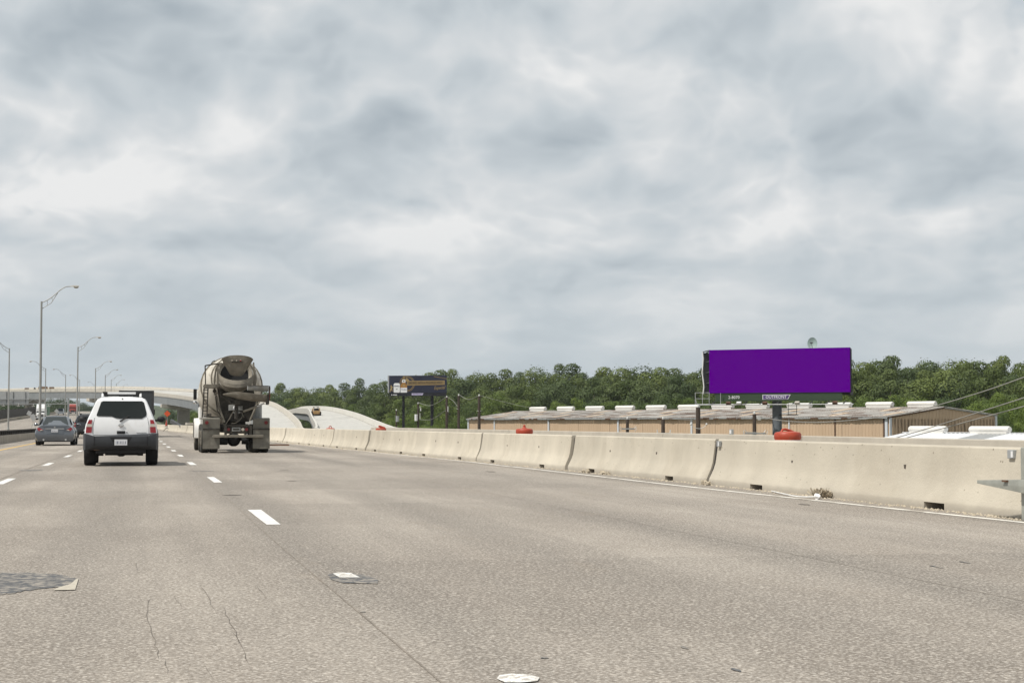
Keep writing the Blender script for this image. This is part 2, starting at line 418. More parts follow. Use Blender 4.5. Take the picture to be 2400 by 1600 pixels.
class MB:
    def __init__(s):
        s.v, s.f = [], []

    def add(s, vs, fs):
        b = len(s.v)
        s.v += [tuple(p) for p in vs]
        s.f += [tuple(i + b for i in f) for f in fs]
        return s

    def box(s, c, d, rot=None):
        hx, hy, hz = d[0] / 2, d[1] / 2, d[2] / 2
        vs = [Vector((sx * hx, sy * hy, sz * hz)) for sz in (-1, 1) for sy in (-1, 1) for sx in (-1, 1)]
        if rot is not None:
            vs = [rot @ p for p in vs]
        c = Vector(c)
        return s.add([p + c for p in vs], [(0, 2, 3, 1), (4, 5, 7, 6), (0, 1, 5, 4), (2, 6, 7, 3), (0, 4, 6, 2), (1, 3, 7, 5)])

    def span(s, x0, x1, y0, y1, z0, z1):
        return s.box(((x0 + x1) / 2, (y0 + y1) / 2, (z0 + z1) / 2), (x1 - x0, y1 - y0, z1 - z0))

    def bar(s, a, b, w, h=None):
        a, b = Vector(a), Vector(b)
        d = b - a
        q = d.to_track_quat('Y', 'Z').to_matrix()
        return s.box((a + b) / 2, (w, d.length, h or w), q)

    def loft(s, rings, cap0=True, cap1=True, closed=True):
        n = len(rings[0])
        vs = [p for r in rings for p in r]
        fs = []
        for i in range(len(rings) - 1):
            for j in range(n if closed else n - 1):
                k = (j + 1) % n
                fs.append((i * n + j, i * n + k, (i + 1) * n + k, (i + 1) * n + j))
        if cap0 and closed:
            fs.append(tuple(range(n - 1, -1, -1)))
        if cap1 and closed:
            fs.append(tuple((len(rings) - 1) * n + j for j in range(n)))
        return s.add(vs, fs)

    def tube(s, pts, r, n=8, caps=True):
        pts = [Vector(p) for p in pts]
        rs = r if isinstance(r, (list, tuple)) else [r] * len(pts)
        rings = []
        ref = None
        for i, p in enumerate(pts):
            d = (pts[min(i + 1, len(pts) - 1)] - pts[max(i - 1, 0)]).normalized()
            if ref is None:
                ref = Vector((0, 0, 1)) if abs(d.z) < 0.9 else Vector((0, 1, 0))
            a = d.cross(ref).normalized()
            b = a.cross(d).normalized()
            ref = b
            rings.append([p + (a * math.cos(2 * math.pi * k / n) + b * math.sin(2 * math.pi * k / n)) * rs[i] for k in range(n)])
        return s.loft(rings, caps, caps)

    def cyl(s, a, b, r, n=16, r2=None):
        return s.tube([a, b], [r, r if r2 is None else r2], n)

    def lathe(s, prof, n=24, c=(0, 0, 0), axis='Z', cap=True):
        c = Vector(c)
        rings = []
        for r, h in prof:
            ring = []
            for k in range(n):
                a = 2 * math.pi * k / n
                u, w = r * math.cos(a), r * math.sin(a)
                p = {'Z': (u, w, h), 'X': (h, u, w), 'Y': (w, h, u)}[axis]
                ring.append(c + Vector(p))
            rings.append(ring)
        return s.loft(rings, cap, cap)

    def prism(s, poly, ext):
        e = Vector(ext)
        n = len(poly)
        a = [Vector(p) for p in poly]
        vs = a + [p + e for p in a]
        fs = [tuple(range(n - 1, -1, -1)), tuple(range(n, 2 * n))]
        fs += [(i, (i + 1) % n, n + (i + 1) % n, n + i) for i in range(n)]
        return s.add(vs, fs)

    def blob(s, c, r, n=8, m=6, jit=0.0, rg=rnd):
        c = Vector(c)
        if not isinstance(r, (tuple, list)):
            r = (r, r, r)
        rings = []
        for i in range(1, m):
            th = math.pi * i / m
            rings.append([c + Vector((r[0] * math.sin(th) * math.cos(2 * math.pi * k / n), r[1] * math.sin(th) * math.sin(2 * math.pi * k / n),
                                      -r[2] * math.cos(th))) * 1 + Vector((rg.uniform(-jit, jit), rg.uniform(-jit, jit), rg.uniform(-jit, jit))) for k in range(n)])
        return s.loft(rings)

    def mesh(s, name, m, smooth_angle=None, bevel=0):
        me = bpy.data.meshes.new(name)
        me.from_pydata(s.v, [], s.f)
        me.update()
        bm = bmesh.new()
        bm.from_mesh(me)
        bmesh.ops.recalc_face_normals(bm, faces=bm.faces)
        if bevel:
            es = [e for e in bm.edges if len(e.link_faces) == 2 and e.calc_face_angle(0) > 0.6]
            bmesh.ops.bevel(bm, geom=es, offset=bevel, segments=2, affect='EDGES', profile=0.6, clamp_overlap=True)
        bm.to_mesh(me)
        bm.free()
        if smooth_angle:
            me.polygons.foreach_set('use_smooth', [True] * len(me.polygons))
            me.set_sharp_from_angle(angle=R(smooth_angle))
        if m:
            me.materials.append(MATS[m] if isinstance(m, str) else m)
        return me

    def build(s, name, m, parent=None, smooth=None, bevel=0, loc=None):
        return obj(name, s.mesh(name, m, smooth, bevel), parent, loc)


def obj(name, me, parent=None, loc=None, rot=None):
    o = bpy.data.objects.new(name, me)
    COL.objects.link(o)
    if parent is not None:
        o.parent = parent
    if loc is not None:
        o.location = loc
    if rot is not None:
        o.rotation_euler = rot
    return o


def tag(o, label, cat, group=None):
    o['label'] = label
    o['category'] = cat
    if group:
        o['group'] = group
    return o


def thing(name, label, cat, loc=(0, 0, 0), rz=0.0, group=None):
    o = bpy.data.objects.new(name, None)
    o.empty_display_size = 0.3
    COL.objects.link(o)
    o.location = loc
    o.rotation_euler = (0, 0, rz)
    return tag(o, label, cat, group)


def struct(o, kind='structure'):
    o['kind'] = kind
    return o


def copy_tree(o, parent=None):
    c = o.copy()
    COL.objects.link(c)
    c.parent = parent
    for ch in list(o.children):
        copy_tree(ch, c)
    return c


def text_mesh(body, size, m, name='lettering', align='CENTER', ext=0.004, shear=0.0, spacing=1.0):
    cu = bpy.data.curves.new(name, 'FONT')
    cu.body, cu.size, cu.align_x, cu.align_y = body, size, align, 'CENTER'
    cu.extrude, cu.shear, cu.space_character = ext, shear, spacing
    cu.resolution_u = 2
    tmp = bpy.data.objects.new('tmp_text', cu)
    COL.objects.link(tmp)
    dg = bpy.context.evaluated_depsgraph_get()
    dg.update()
    me = bpy.data.meshes.new_from_object(tmp.evaluated_get(dg))
    bpy.data.objects.remove(tmp)
    bpy.data.curves.remove(cu)
    me.name = name
    me.materials.clear()
    me.materials.append(MATS[m])
    return me


def catmull(pts, n):
    pts = [Vector(p) for p in pts]
    out = []
    for i in range(len(pts) - 1):
        p0, p1, p2, p3 = pts[max(i - 1, 0)], pts[i], pts[i + 1], pts[min(i + 2, len(pts) - 1)]
        for k in range(n):
            t = k / n
            out.append(0.5 * ((2 * p1) + (p2 - p0) * t + (2 * p0 - 5 * p1 + 4 * p2 - p3) * t * t + (3 * p1 - p0 - 3 * p2 + p3) * t ** 3))
    out.append(pts[-1])
    return out


def lerp_table(tab, v):
    if v <= tab[0][0]:
        return tab[0][1]
    for (a, p), (b, q) in zip(tab, tab[1:]):
        if v <= b:
            return p + (q - p) * (v - a) / (b - a)
    return tab[-1][1]


ORD = ['first', 'second', 'third', 'fourth', 'fifth', 'sixth', 'seventh', 'eighth', 'ninth', 'tenth', 'eleventh', 'twelfth',
       'thirteenth', 'fourteenth', 'fifteenth', 'sixteenth', 'seventeenth', 'eighteenth', 'nineteenth', 'twentieth']
TENS = {20: 'twenty', 30: 'thirty', 40: 'forty', 50: 'fifty', 60: 'sixty', 70: 'seventy', 80: 'eighty', 90: 'ninety'}


def ordinal(i):                 # 0-based
    n = i + 1
    if n <= 20:
        return ORD[i]
    t, u = n // 10 * 10, n % 10
    return TENS[t][:-1] + 'ieth' if u == 0 else TENS[t] + '-' + ORD[u - 1]

# ================================================================== THE SETTING
ZT = [(280, 0.0), (310, 0.12), (350, 0.6), (393, 1.35), (477, 2.45), (584, 3.9), (800, 6.4), (1200, 8.0)]


def zr(y):
    return lerp_table(ZT, y)


GZ = -5.0
m = MB()
m.add([(-3000, -1500, GZ), (3000, -1500, GZ), (3000, 5000, GZ), (-3000, 5000, GZ)], [(0, 1, 2, 3)])
struct(m.build('ground', 'ground'))

# distant wooded ridges
m = MB()
rg = random.Random(3)
rows = []
for j, (yy, hh) in enumerate(((1350, 0.0), (1500, 0.7), (1620, 1.0), (1760, 0.75), (2000, 0.0))):
    row = []
    for i in range(61):
        x = -900 + i * 30
        h = 25 + 4 * math.sin(i * 0.33 + 1) + 3 * math.sin(i * 0.9) + rg.uniform(-1.2, 1.2)
        row.append((x, yy + rg.uniform(-25, 25), GZ - 0.5 + h * hh))
    rows.append(row)
m.loft(rows, closed=False)
struct(m.build('hills', 'hill', smooth=60))

# the highway: one sheet on an earth bank, climbing beyond the lamps
XL = -30.0


def xr(y):
    return 13.7 if y < 150 else (13.7 - (y - 150) * 0.9 if y < 159 else max(3.9, 5.6 - (y - 159) * 0.03))


ys = [-25 + 9 * i for i in range(20)] + [152, 159] + [165 + 12 * i for i in range(75)]
ys = sorted(ys)
xs_f = [0, 0.25, 0.5, 0.62, 0.75, 0.88, 1]
m = MB()
m.loft([[(XL + (xr(y) - XL) * k, y, zr(y)) for k in xs_f] for y in ys], closed=False)
road = struct(m.build('road', 'road'))
m = MB()
for side in (0, 1):
    m.loft([[((XL if side == 0 else xr(y)), y, zr(y) - 0.004), ((XL - 5 if side == 0 else xr(y) + 0.6), y, GZ - 0.3)] for y in ys], closed=False)
y0 = ys[0]
m.add([(XL, y0, 0), (13.7, y0, 0), (14.3, y0, GZ - .3), (XL - 5, y0, GZ - .3)], [(0, 1, 2, 3)])
struct(m.build('embankment', 'earth'))


def sheet(name, quad, mt, lift=0.004):
    mm = MB()
    mm.add([(p[0], p[1], zr(p[1]) + lift) for p in quad], [tuple(range(len(quad)))])
    return mm.build(name, mt, road)


def lane_x(y, base):
    return base + lerp_table([(30, 0.0), (60, -0.08 if base > 0 else 0.22), (120, -0.2 if base > 0 else 0.35), (300, -0.2)], y)


# broken white lane lines (dash lengths and gaps as they stand along the road)
dash_y = [18.85, 31.25, 43.7, 54.2, 63.8, 73.8, 84.0, 95.3, 107.0, 119.0, 131.0, 143.0, 155.0, 167.0, 179.0]
for dy in dash_y:
    for bx in (1.40, -2.36):
        if bx < 0 and dy < 25:
            continue
        x0, x1 = lane_x(dy - 1.5, bx), lane_x(dy + 1.5, bx)
        w = 0.075
        jit = [rnd.uniform(-0.012, 0.012) for _ in range(4)]
        sheet('lane_dash', [(x0 - w + jit[0], dy - 1.5), (x0 + w + jit[1], dy - 1.5), (x1 + w + jit[2], dy + 1.5), (x1 - w + jit[3], dy + 1.5)], 'white_paint')
# two worn stubs of the right-hand line close to the camera
p = at_z(1210, 1588)
sheet('lane_dash', [(p.x - 0.08, p.y - 0.13), (p.x - 0.02, p.y - 0.15), (p.x + 0.06, p.y - 0.13), (p.x + 0.09, p.y - 0.04), (p.x + 0.07, p.y + 0.05), (p.x + 0.0, p.y + 0.09), (p.x - 0.06, p.y + 0.06), (p.x - 0.09, p.y - 0.03)], 'stub_paint', 0.006)
sheet('lane_dash', [(1.36, 11.3), (1.50, 11.28), (1.48, 11.62), (1.40, 11.7), (1.35, 11.6)], 'stub_paint', 0.007)
sheet('patch', [(1.34, 10.95), (1.56, 10.85), (1.60, 11.1), (1.56, 11.5), (1.44, 11.72), (1.31, 11.6), (1.29, 11.2)], 'asphalt', 0.004)


def strip(name, pts, w, mt, lift):
    mm = MB()
    rows = []
    for i, q in enumerate(pts):
        a = Vector(pts[max(i - 1, 0)]); b = Vector(pts[min(i + 1, len(pts) - 1)])
        n = Vector((-(b - a).y, (b - a).x)).normalized() * (w[i] if isinstance(w, list) else w) / 2
        rows.append([(q[0] - n.x, q[1] - n.y, zr(q[1]) + lift), (q[0] + n.x, q[1] + n.y, zr(q[1]) + lift)])
    mm.loft(rows, closed=False)
    return mm.build(name, mt, road)


strip('edge_line', [(-5.25, 40 + 10 * i) for i in range(30)], 0.13, 'yellow_paint', 0.004)
BFACE = [(0, 9.60), (27.5, 9.60), (36.2, 9.36), (45.3, 9.07), (53.5, 8.75), (62, 8.40), (70.2, 8.07), (79, 7.80), (86, 7.60), (96, 7.20), (155, 4.90), (210, 3.40), (300, 2.75), (420, 2.6)]


def bface(y):
    return lerp_table(BFACE, y)


ELX = [(4, 9.3), (16, 9.26), (26, 8.95), (34, 8.92), (45, 8.80), (53, 8.52), (62, 8.2), (70, 7.9), (79, 7.65), (96, 7.05), (130, 5.7)]
strip('edge_line', [(lerp_table(ELX, y) - 0.02 * math.sin(y), y) for y in range(4, 130, 3)], 0.12, 'worn_line', 0.004)
# longitudinal joints beside the lane lines
strip('joint', [(lane_x(y, 1.22) + 0.01 * math.sin(y * 1.7), y) for y in range(5, 160, 3)], 0.010, 'seam', 0.003)
strip('joint', [(lane_x(y, -2.56) + 0.01 * math.sin(y * 1.3), y) for y in range(14, 160, 3)], 0.05, 'seam', 0.003)
strip('joint', [(5.2 + 0.012 * math.sin(y * 1.1), y) for y in range(7, 120, 3)], 0.007, 'seam', 0.003)
for yj in (38.2, 52.0, 68.0, 90.0):
    strip('joint', [(-5.0 + i * 1.3, yj + 0.03 * math.sin(i * 2.1)) for i in range(11)], 0.03, 'seam', 0.003)


def crack(px_pts, w=0.0026):
    pts = []
    rg = random.Random(int(px_pts[0][0]))
    for (a, b) in zip(px_pts, px_pts[1:]):
        n = max(3, int(math.hypot(a[0] - b[0], a[1] - b[1]) / 10))
        for k in range(n):
            t = k / n
            q = at_z(a[0] + (b[0] - a[0]) * t, a[1] + (b[1] - a[1]) * t)
            pts.append((q.x + rg.uniform(-.008, .008), q.y + rg.uniform(-.02, .02)))
    q = at_z(*px_pts[-1]); pts.append((q.x, q.y))
    ww = [w * rg.uniform(0.4, 1.3) for _ in pts]
    ww[0] = ww[-1] = w * 0.15
    strip('crack', pts, ww, 'crack', 0.003)


for c in ([(352, 1400), (345, 1440), (360, 1490), (372, 1545)],
          [(470, 1368), (490, 1405), (508, 1440)], [(520, 1420), (560, 1500), (582, 1555)], [(545, 1480), (560, 1510)], [(600, 1372), (622, 1400)],
          [(590, 1395), (632, 1397)], [(735, 1320), (780, 1324)], [(765, 1330), (790, 1342)], [(410, 1395), (425, 1425)], [(318, 1315), (322, 1342)],
          [(480, 1558), (500, 1592)], [(385, 1545), (392, 1580)]):
    crack(c)
# dark scuffs and patched spots
for (px, py, w, d) in ((683, 1127, .10, .10), (668, 1102, .14, .12), (545, 1160, .16, .10), (478, 1104, .3, .2), (1605, 1518, .012, .05), (1725, 1570, .014, .05), (2195, 1328, .02, .12), (2262, 1318, .015, .1),
                       (850, 1434, .02, .03), (1275, 1542, .02, .02), (1885, 1182, .05, .16), (1150, 1105, .12, .25), (70, 1102, .3, .5)):
    q = at_z(px, py)
    ang = [(math.cos(k * .785) * w * rnd.uniform(.7, 1.2), math.sin(k * .785) * d * rnd.uniform(.7, 1.2)) for k in range(8)]
    sheet('patch', [(q.x + a, q.y + b) for a, b in ang], 'asphalt' if w < .05 or w > .2 else 'crack', 0.0035)
# the cold-mix patch at the left edge, with one pale corner
pa = [at_z(px, py) for px, py in ((-60, 1352), (-20, 1345), (60, 1341), (130, 1345), (165, 1353), (182, 1357), (178, 1372), (120, 1378), (60, 1384), (20, 1392), (-50, 1398))]
rag = []
for a_, b_ in zip(pa, pa[1:] + pa[:1]):
    for k in range(9):
        q = a_.lerp(b_, k / 9)
        rag.append((q.x + rnd.uniform(-.012, .012), q.y + rnd.uniform(-.05, .05)))
sheet('patch', rag, 'asphalt', 0.0035)
pa = [at_z(px, py) for px, py in ((178, 1358), (184, 1357), (176, 1383), (124, 1384), (138, 1377), (165, 1370))]
sheet('patch', [(q.x, q.y) for q in pa], 'patch_light', 0.006)

# ------------------------------------------------------------------ temporary concrete barrier, segment by segment
BL = 9.30
HALF = [(0.0, 0.785), (-0.105, 0.785), (-0.122, 0.765), (-0.150, 0.56), (-0.178, 0.38), (-0.215, 0.27), (-0.295, 0.11), (-0.305, 0.085), (-0.305, 0.0)]


def bprofile(z0):
    h = [(x, max(z, z0)) for x, z in HALF]
    return [(x, z) for x, z in h] + [(-x, z) for x, z in reversed(h[1:])]


def barrier_mesh(name):
    L = BL - 0.15
    cuts = [-L / 2, -L / 2 + 0.03, -L * 0.285 - .23, -L * 0.285 + .23, L * 0.285 - .23, L * 0.285 + .23, L / 2 - 0.03, L / 2]
    mm = MB()

    def ring(y, z0, k=1.0):
        return [(x * k, y, max(z, z0)) for x, z in bprofile(z0)]
    mm.loft([ring(cuts[0], 0, .91), ring(cuts[1], 0), ring(cuts[2], 0)])
    mm.loft([ring(cuts[2], .085), ring(cuts[3], .085)], False, False)
    mm.loft([ring(cuts[3], 0), ring(0, 0), ring(cuts[4], 0)])
    mm.loft([ring(cuts[4], .085), ring(cuts[5], .085)], False, False)
    mm.loft([ring(cuts[5], 0), ring(cuts[6], 0), ring(cuts[7], 0, .91)])
    return mm.mesh(name, 'barrier', 30)


bm_mesh = barrier_mesh('barrier_body')
js = MB().loft([[(x * .80, y, z * .95) for x, z in bprofile(0)] for y in (-.06, .06)]).mesh('joint_shade', 'gap_shade')  # near-black slab, its colour standing in for the shade inside the gap
hole_shade = MB().box((0, 0, 0), (0.012, 0.05, 0.075)).mesh('insert', 'crack')  # dark box on the face, painting the shade of a lifting hole
yb = 16.25
for i in range(34):
    a = Vector((bface(yb) + .305, yb, zr(yb)))
    SL = 10.7 if i == 0 else 8.75
    yn = yb + SL
    for _ in range(4):
        b = Vector((bface(yn) + .305, yn, zr(yn)))
        yn = yb + SL * (yn - yb) / (b - a).length
    b = Vector((bface(yn) + .305, yn, zr(yn)))
    d = b - a
    t = thing('concrete_barrier', '%s cream concrete barrier segment from the right edge of the road' % ordinal(i), 'barrier',
              (a + b) / 2 + Vector((rnd.uniform(-.02, .02), 0, 0)), math.atan2(-d.x, d.y) + R(rnd.uniform(-.22, .22)), 'concrete barrier segments beside the right lane')
    o = obj('barrier_body', bm_mesh, t)
    o.scale = (1, SL / BL, 1)
    obj('joint_shade', js, t, (0, SL / 2, 0))
    if i < 14:
        for k in (-0.17, 0.17):
            obj('insert', hole_shade, t, (-0.160, k * SL + rnd.uniform(-.2, .2), 0.47 + rnd.uniform(-.02, .02)), (0, R(-6), rnd.uniform(-.1, .1)))
    yb = yn

# reflector boxes hung on the barrier ends
rb = MB().box((0, 0, 0), (0.05, 0.13, 0.10)).mesh('box', 'galv', None, 0.008)
for px, py, lab in ((1684, 1040, 'small grey reflector box on the barrier below the orange drum'), (2370, 1064, 'small grey reflector box at the right end of the nearest barrier')):
    q = at_x(px, py, 9.74)
    t = thing('reflector_box', lab, 'reflector', (9.75, q.y, q.z))
    obj('box', rb, t)
    MB().box((-0.027, -0.045, 0), (0.008, 0.04, 0.07)).build('reflector', 'print_white', t)

# permanent parapet at the edge of the highway, behind the drums
t = thing('bridge_parapet', 'long grey concrete parapet running behind the barrier and the orange drums', 'parapet', (13.0, 0, 0))
pm = MB()
prof = [(0, 0), (0.06, 0.25), (0.12, 0.79), (0.14, 0.80), (0.40, 0.80), (0.42, 0.78), (0.42, 0)]
pm.loft([[(x, y, z) for x, z in prof] for y in (0.01, 9.0)])
pmesh = pm.mesh('wall_section', 'parapet', 30)
for k in range(10):
    obj('wall_section', pmesh, t, (0, 4 + 9.02 * k, 0))
q = at_x(1700, 1019, 13.1)
t = thing('reflector_box', 'small pale reflector box standing on the rear parapet left of the monopole', 'reflector', (13.25, q.y, 0.80))
MB().box((0, 0, 0.06), (0.05, 0.16, 0.12)).build('box', 'galv', t, None, 0.008)
MB().box((-0.028, 0, 0.06), (0.006, 0.10, 0.08)).build('reflector', 'print_white', t)

# ------------------------------------------------------------------ low median railing on the left
t = thing('median_railing', 'low concrete median kerb topped by a dark steel railing', 'railing', (-7.0, 85, 0))
for k in range(22):
    MB().loft([[(x, y, z) for x, z in ((-.17, 0), (-.17, .40), (.15, .41), (.17, .38), (.19, 0))] for y in (k * 10 + .01 - 20, k * 10 + 9.97 - 20)]).build('kerb_section', 'old_concrete', t, 40)
pmesh = MB().loft([[(-.09, -.16, .39), (.10, -.16, .39), (.10, .12, .39), (-.09, .12, .39)], [(-.09, .02, .60), (.06, .02, .60), (.06, .24, .60), (-.09, .24, .60)]]).mesh('post', 'dark_rail')
for k in range(150):
    obj('post', pmesh, t, (0, -20 + 0.9 * k * 1.5, 0))
MB().span(-.10, .09, -20, 200, .60, .66).build('rail', 'dark_rail', t)
MB().span(-.16, -.12, -20, 200, .40, .56).build('back_plate', 'dark_rail', t)

# far side of the opposite carriageway: pale kerb wall, dark wall behind
t = thing('roadside_wall', 'long dark wall beyond the opposite carriageway at left', 'wall', (-33.0, 330, 0))
for k in range(30):
    y = -130 + k * 14
    MB().span(-.25, .25, y + .01, y + 13.97, GZ - .1, 2.55 + zr(330 + y) + 0.05 * math.sin(k * 2)).build('wall_section', 'dark_rail', t)
t = thing('bridge_parapet', 'low weathered parapet along the left edge of the opposite carriageway', 'parapet', (-29.7, 330, 0))
for k in range(30):
    y = -130 + k * 14
    MB().loft([[(x, y + .02, z + zr(330 + y)) for x, z in ((-.25, -.3), (-.2, .62), (.15, .62), (.2, -.3))], [(x, y + 13.97, z + zr(344 + y)) for x, z in ((-.25, -.3), (-.2, .62), (.15, .62), (.2, -.3))]]).build('wall_section', 'old_concrete', t, 40)

# ------------------------------------------------------------------ street lamps


def lamp(base, label, s, h=10.9, group=None):
    t = thing('street_lamp', label, 'street lamp', base, 0, group)
    MB().lathe([(.20, 0), (.20, .05), (.15, .06), (.15, .35), (.12, .40)], 12).build('base', 'lamp_pole', t, 40)
    MB().tube([(0, 0, .05), (0, 0, h)], [.115, .075], 10).build('pole', 'lamp_pole', t, 60)
    up = catmull([(0, 0, h - .12), (s * .7, 0, h + .28), (s * 1.45, 0, h + .95), (s * 1.9, 0, h + 1.22), (s * 2.35, 0, h + 1.27)], 4)
    lo = [(0, 0, h - .62), (s * .75, 0, h - .12), (s * 1.25, 0, h + .70)]
    MB().tube(up, .042, 6).tube(lo, .030, 6).bar((s * .45, 0, h - .32), (s * .45, 0, h + .14), .035).bar((s * .85, 0, h + .06), (s * .80, 0, h + .36), .035).build('arm', 'lamp_pole', t, 60)
    hd = MB()
    hd.loft([[(s * (2.25 + a), y * w, h + 1.27 + z * k) for y, z in ((-.09, -.03), (-.06, .06), (.06, .06), (.09, -.03))] for a, w, k in ((0, .5, .7), (.18, 1.2, 1.2), (.45, 1.7, 1.5), (.68, 1.2, .9))])
    he = hd.build('head', 'lamp_head', t, 50)
    MB().blob((s * 2.70, 0, h + 1.23), (.20, .13, .13), 10, 6).build('lens', 'lens', he, 60)
    return t


names = ['tall near street lamp in the median with its arm to the right', 'second street lamp in the median with arm to the right', 'third street lamp in the median, just left of the white vehicle roof',
         'fourth median street lamp, above the white vehicle roof', 'fifth median street lamp, seen above the flyover', 'sixth median street lamp, small above the flyover', 'farthest tiny median street lamp above the flyover']
for i, px in enumerate((94, 181, 223, 246, 260, 272, 283)):
    q = at_x(px, 950, -7.8)
    lamp((-7.8, q.y, zr(q.y)), names[i], 1, group='median street lamps with right-hand arms')
names = ['street lamp cut by the left edge, its arm to the left', 'street lamp with arm to the left, just right of the tall near lamp', 'street lamp with arm to the left, above the flyover sign gantry post',
         'small far street lamp with arm to the left behind the second median lamp', 'tiny farthest street lamp with arm to the left']
for i, px in enumerate((20, 106, 153, 186, 223)):
    q = at_x(px, 950, -16.8)
    lamp((-16.8, q.y, zr(q.y)), names[i], -1, group='street lamps of the opposite carriageway')

# ------------------------------------------------------------------ flyover and ramps


def deck(name, label, outer, inner, depth, wallm, topm, inset=0.7, par=0.85, skirt=.34):
    """outer / inner: deck edge points from start to end"""
    t = thing(name, label, 'bridge')
    Oe, Ie = catmull(outer, 6), catmull(inner, 6)
    up = Vector((0, 0, 1))
    cut = list(range(0, len(Oe) - 1, 3))

    def pieces(rings, nm, mt):                     # one piece for each pour, with an open joint between
        for c in cut:
            seg = [list(r) for r in rings[c:c + 4]]
            if len(seg) < 2:
                continue
            L_ = (Vector(seg[-1][0]) - Vector(seg[-2][0])).length
            seg[-1] = [Vector(q).lerp(Vector(w), min(.5, .16 / L_)) for q, w in zip(seg[-1], seg[-2])]
            MB().loft(seg).build(nm, mt, t, 35)
    pieces([[o, i, i - up * .28, o - up * .28] for o, i in zip(Oe, Ie)], 'deck', topm)
    for E, Q in ((Oe, Ie), (Ie, Oe)):
        rings = []
        for e, q in zip(E, Q):
            d = (q - e); d.z = 0; d.normalize()
            rings.append([e - d * .06 - up * skirt, e - d * .06 + up * par, e + d * .22 + up * par, e + d * .40 + up * .03])
        pieces(rings, 'parapet', wallm)
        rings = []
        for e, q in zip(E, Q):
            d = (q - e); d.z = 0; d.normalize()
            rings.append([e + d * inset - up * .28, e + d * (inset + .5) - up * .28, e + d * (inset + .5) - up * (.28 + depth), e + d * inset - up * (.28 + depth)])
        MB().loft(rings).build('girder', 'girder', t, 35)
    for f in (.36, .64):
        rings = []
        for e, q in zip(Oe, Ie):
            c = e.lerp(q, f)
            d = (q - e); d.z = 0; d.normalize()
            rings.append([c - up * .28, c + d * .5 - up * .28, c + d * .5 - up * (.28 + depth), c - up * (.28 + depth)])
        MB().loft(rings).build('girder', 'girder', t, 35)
    return t, Oe, Ie


fo = [(712, 1003, 196), (703, 988, 230), (690, 974, 262), (662, 953, 312), (626, 938, 362), (540, 922, 432), (456, 912, 490), (340, 906, 530), (240, 905, 552), (120, 907, 575), (0, 911, 605), (-170, 917, 655), (-420, 925, 740)]
outer = [at_y(*a) - Vector((0, 0, .85)) for a in fo]
outer.insert(0, Vector((outer[0].x - 1.5, 165, -.35)))
inner = []
for i, o in enumerate(outer):
    a, b = outer[max(i - 1, 0)], outer[min(i + 1, len(outer) - 1)]
    d = b - a; d.z = 0; d.normalize()
    n = Vector((-d.y, d.x, 0))
    sup = lerp_table([(160, 0), (230, .15), (362, .55), (490, 1.15), (560, .9), (700, .7)], o.y)
    inner.append(o + n * 10.2 - Vector((0, 0, sup)))
fly, FO, FI = deck('flyover', 'curving pale concrete flyover crossing above the highway and coming down beside it', outer, inner, 2.0, 'fly_wall', 'ramp', 0.12, .85, .10)

ro = [(944, 1003, 190), (912, 996, 214), (880, 984, 244), (832, 966, 290), (782, 954, 340), (745, 951, 385), (712, 952, 430), (690, 958, 480)]
outer2 = [at_y(*a) - Vector((0, 0, .85)) for a in ro]
outer2.insert(0, Vector((outer2[0].x - 4.5, 120, -.62)))
ri = [(745, 1003, 190), (741, 997, 214), (738, 988, 244), (730, 974, 290), (722, 958, 338), (706, 957, 385), (690, 957, 430), (670, 962, 480)]
inner2 = [at_y(*a) - Vector((0, 0, .85)) for a in ri]
inner2.insert(0, Vector((inner2[0].x - 4.0, 120, -.62)))
ramp2, RO, RI = deck('ramp_bridge', 'unfinished white concrete ramp bridge with the small loader on its crest', outer2, inner2, 1.5, 'ramp_wall', 'ramp', 0.3)


def bent(c, along, label, w, hcap, gz, colw):
    """hammerhead pier: cap beam across the deck on one column"""
    t = thing('bridge_pier', label, 'pier', (c.x, c.y, gz), math.atan2(along.y, along.x))
    zt = c.z - gz
    MB().loft([[(x, y, z) for y, z in ((-.9, 0), (-.9, hc), (.9, hc), (.9, 0))] for x, hc in ((0, 0),)] if False else
              [[(x, -.9, zt - hh), (x, .9, zt - hh), (x, .9, zt), (x, -.9, zt)] for x, hh in ((-w / 2, hcap * .55), (-colw / 2 - .3, hcap), (colw / 2 + .3, hcap), (w / 2, hcap * .55))]).build('cap_beam', 'fly_wall', t, 30)
    MB().span(-colw / 2, colw / 2, -.75, .75, 0, zt - hcap).build('column', 'pier', t, None, .08)
    return t


def fly_at(px):
    best = min(range(len(FO)), key=lambda i: abs(proj_px((FO[i] + FI[i]) / 2)[0] - px) + (1e4 if FO[i].y < 420 else 0))
    c = (FO[best] + FI[best]) / 2
    d = FI[best] - FO[best]; d.z = 0; d.normalize()
    c = c.copy(); c.z = min(FO[best].z, FI[best].z) - .28 - 1.9
    return c, d


def proj_px(q):
    v = q - O
    r = v.x * math.cos(YAW) - v.y * math.sin(YAW)
    fw = v.x * math.sin(YAW) + v.y * math.cos(YAW)
    fy = fw * math.cos(PITCH) + v.z * math.sin(PITCH)
    u = -fw * math.sin(PITCH) + v.z * math.cos(PITCH)
    return 1200 + F_PX * r / fy, 800 - F_PX * u / fy


for px, lab, w, colw in ((74, 'concrete flyover pier left of the white semi truck', 11, 2.6), (236, 'concrete flyover pier whose cap shows just left of the white vehicle roof', 11, 2.2),
                         (425, 'broad concrete flyover pier left of the mixer truck cab mirror', 13, 3.4)):
    c, d = fly_at(px)
    bent(c, d, lab, w, 1.7, zr(c.y) if px < 200 else (zr(c.y) - .3 if px < 300 else -4.0), colw)

# ================================================================== VEHICLES


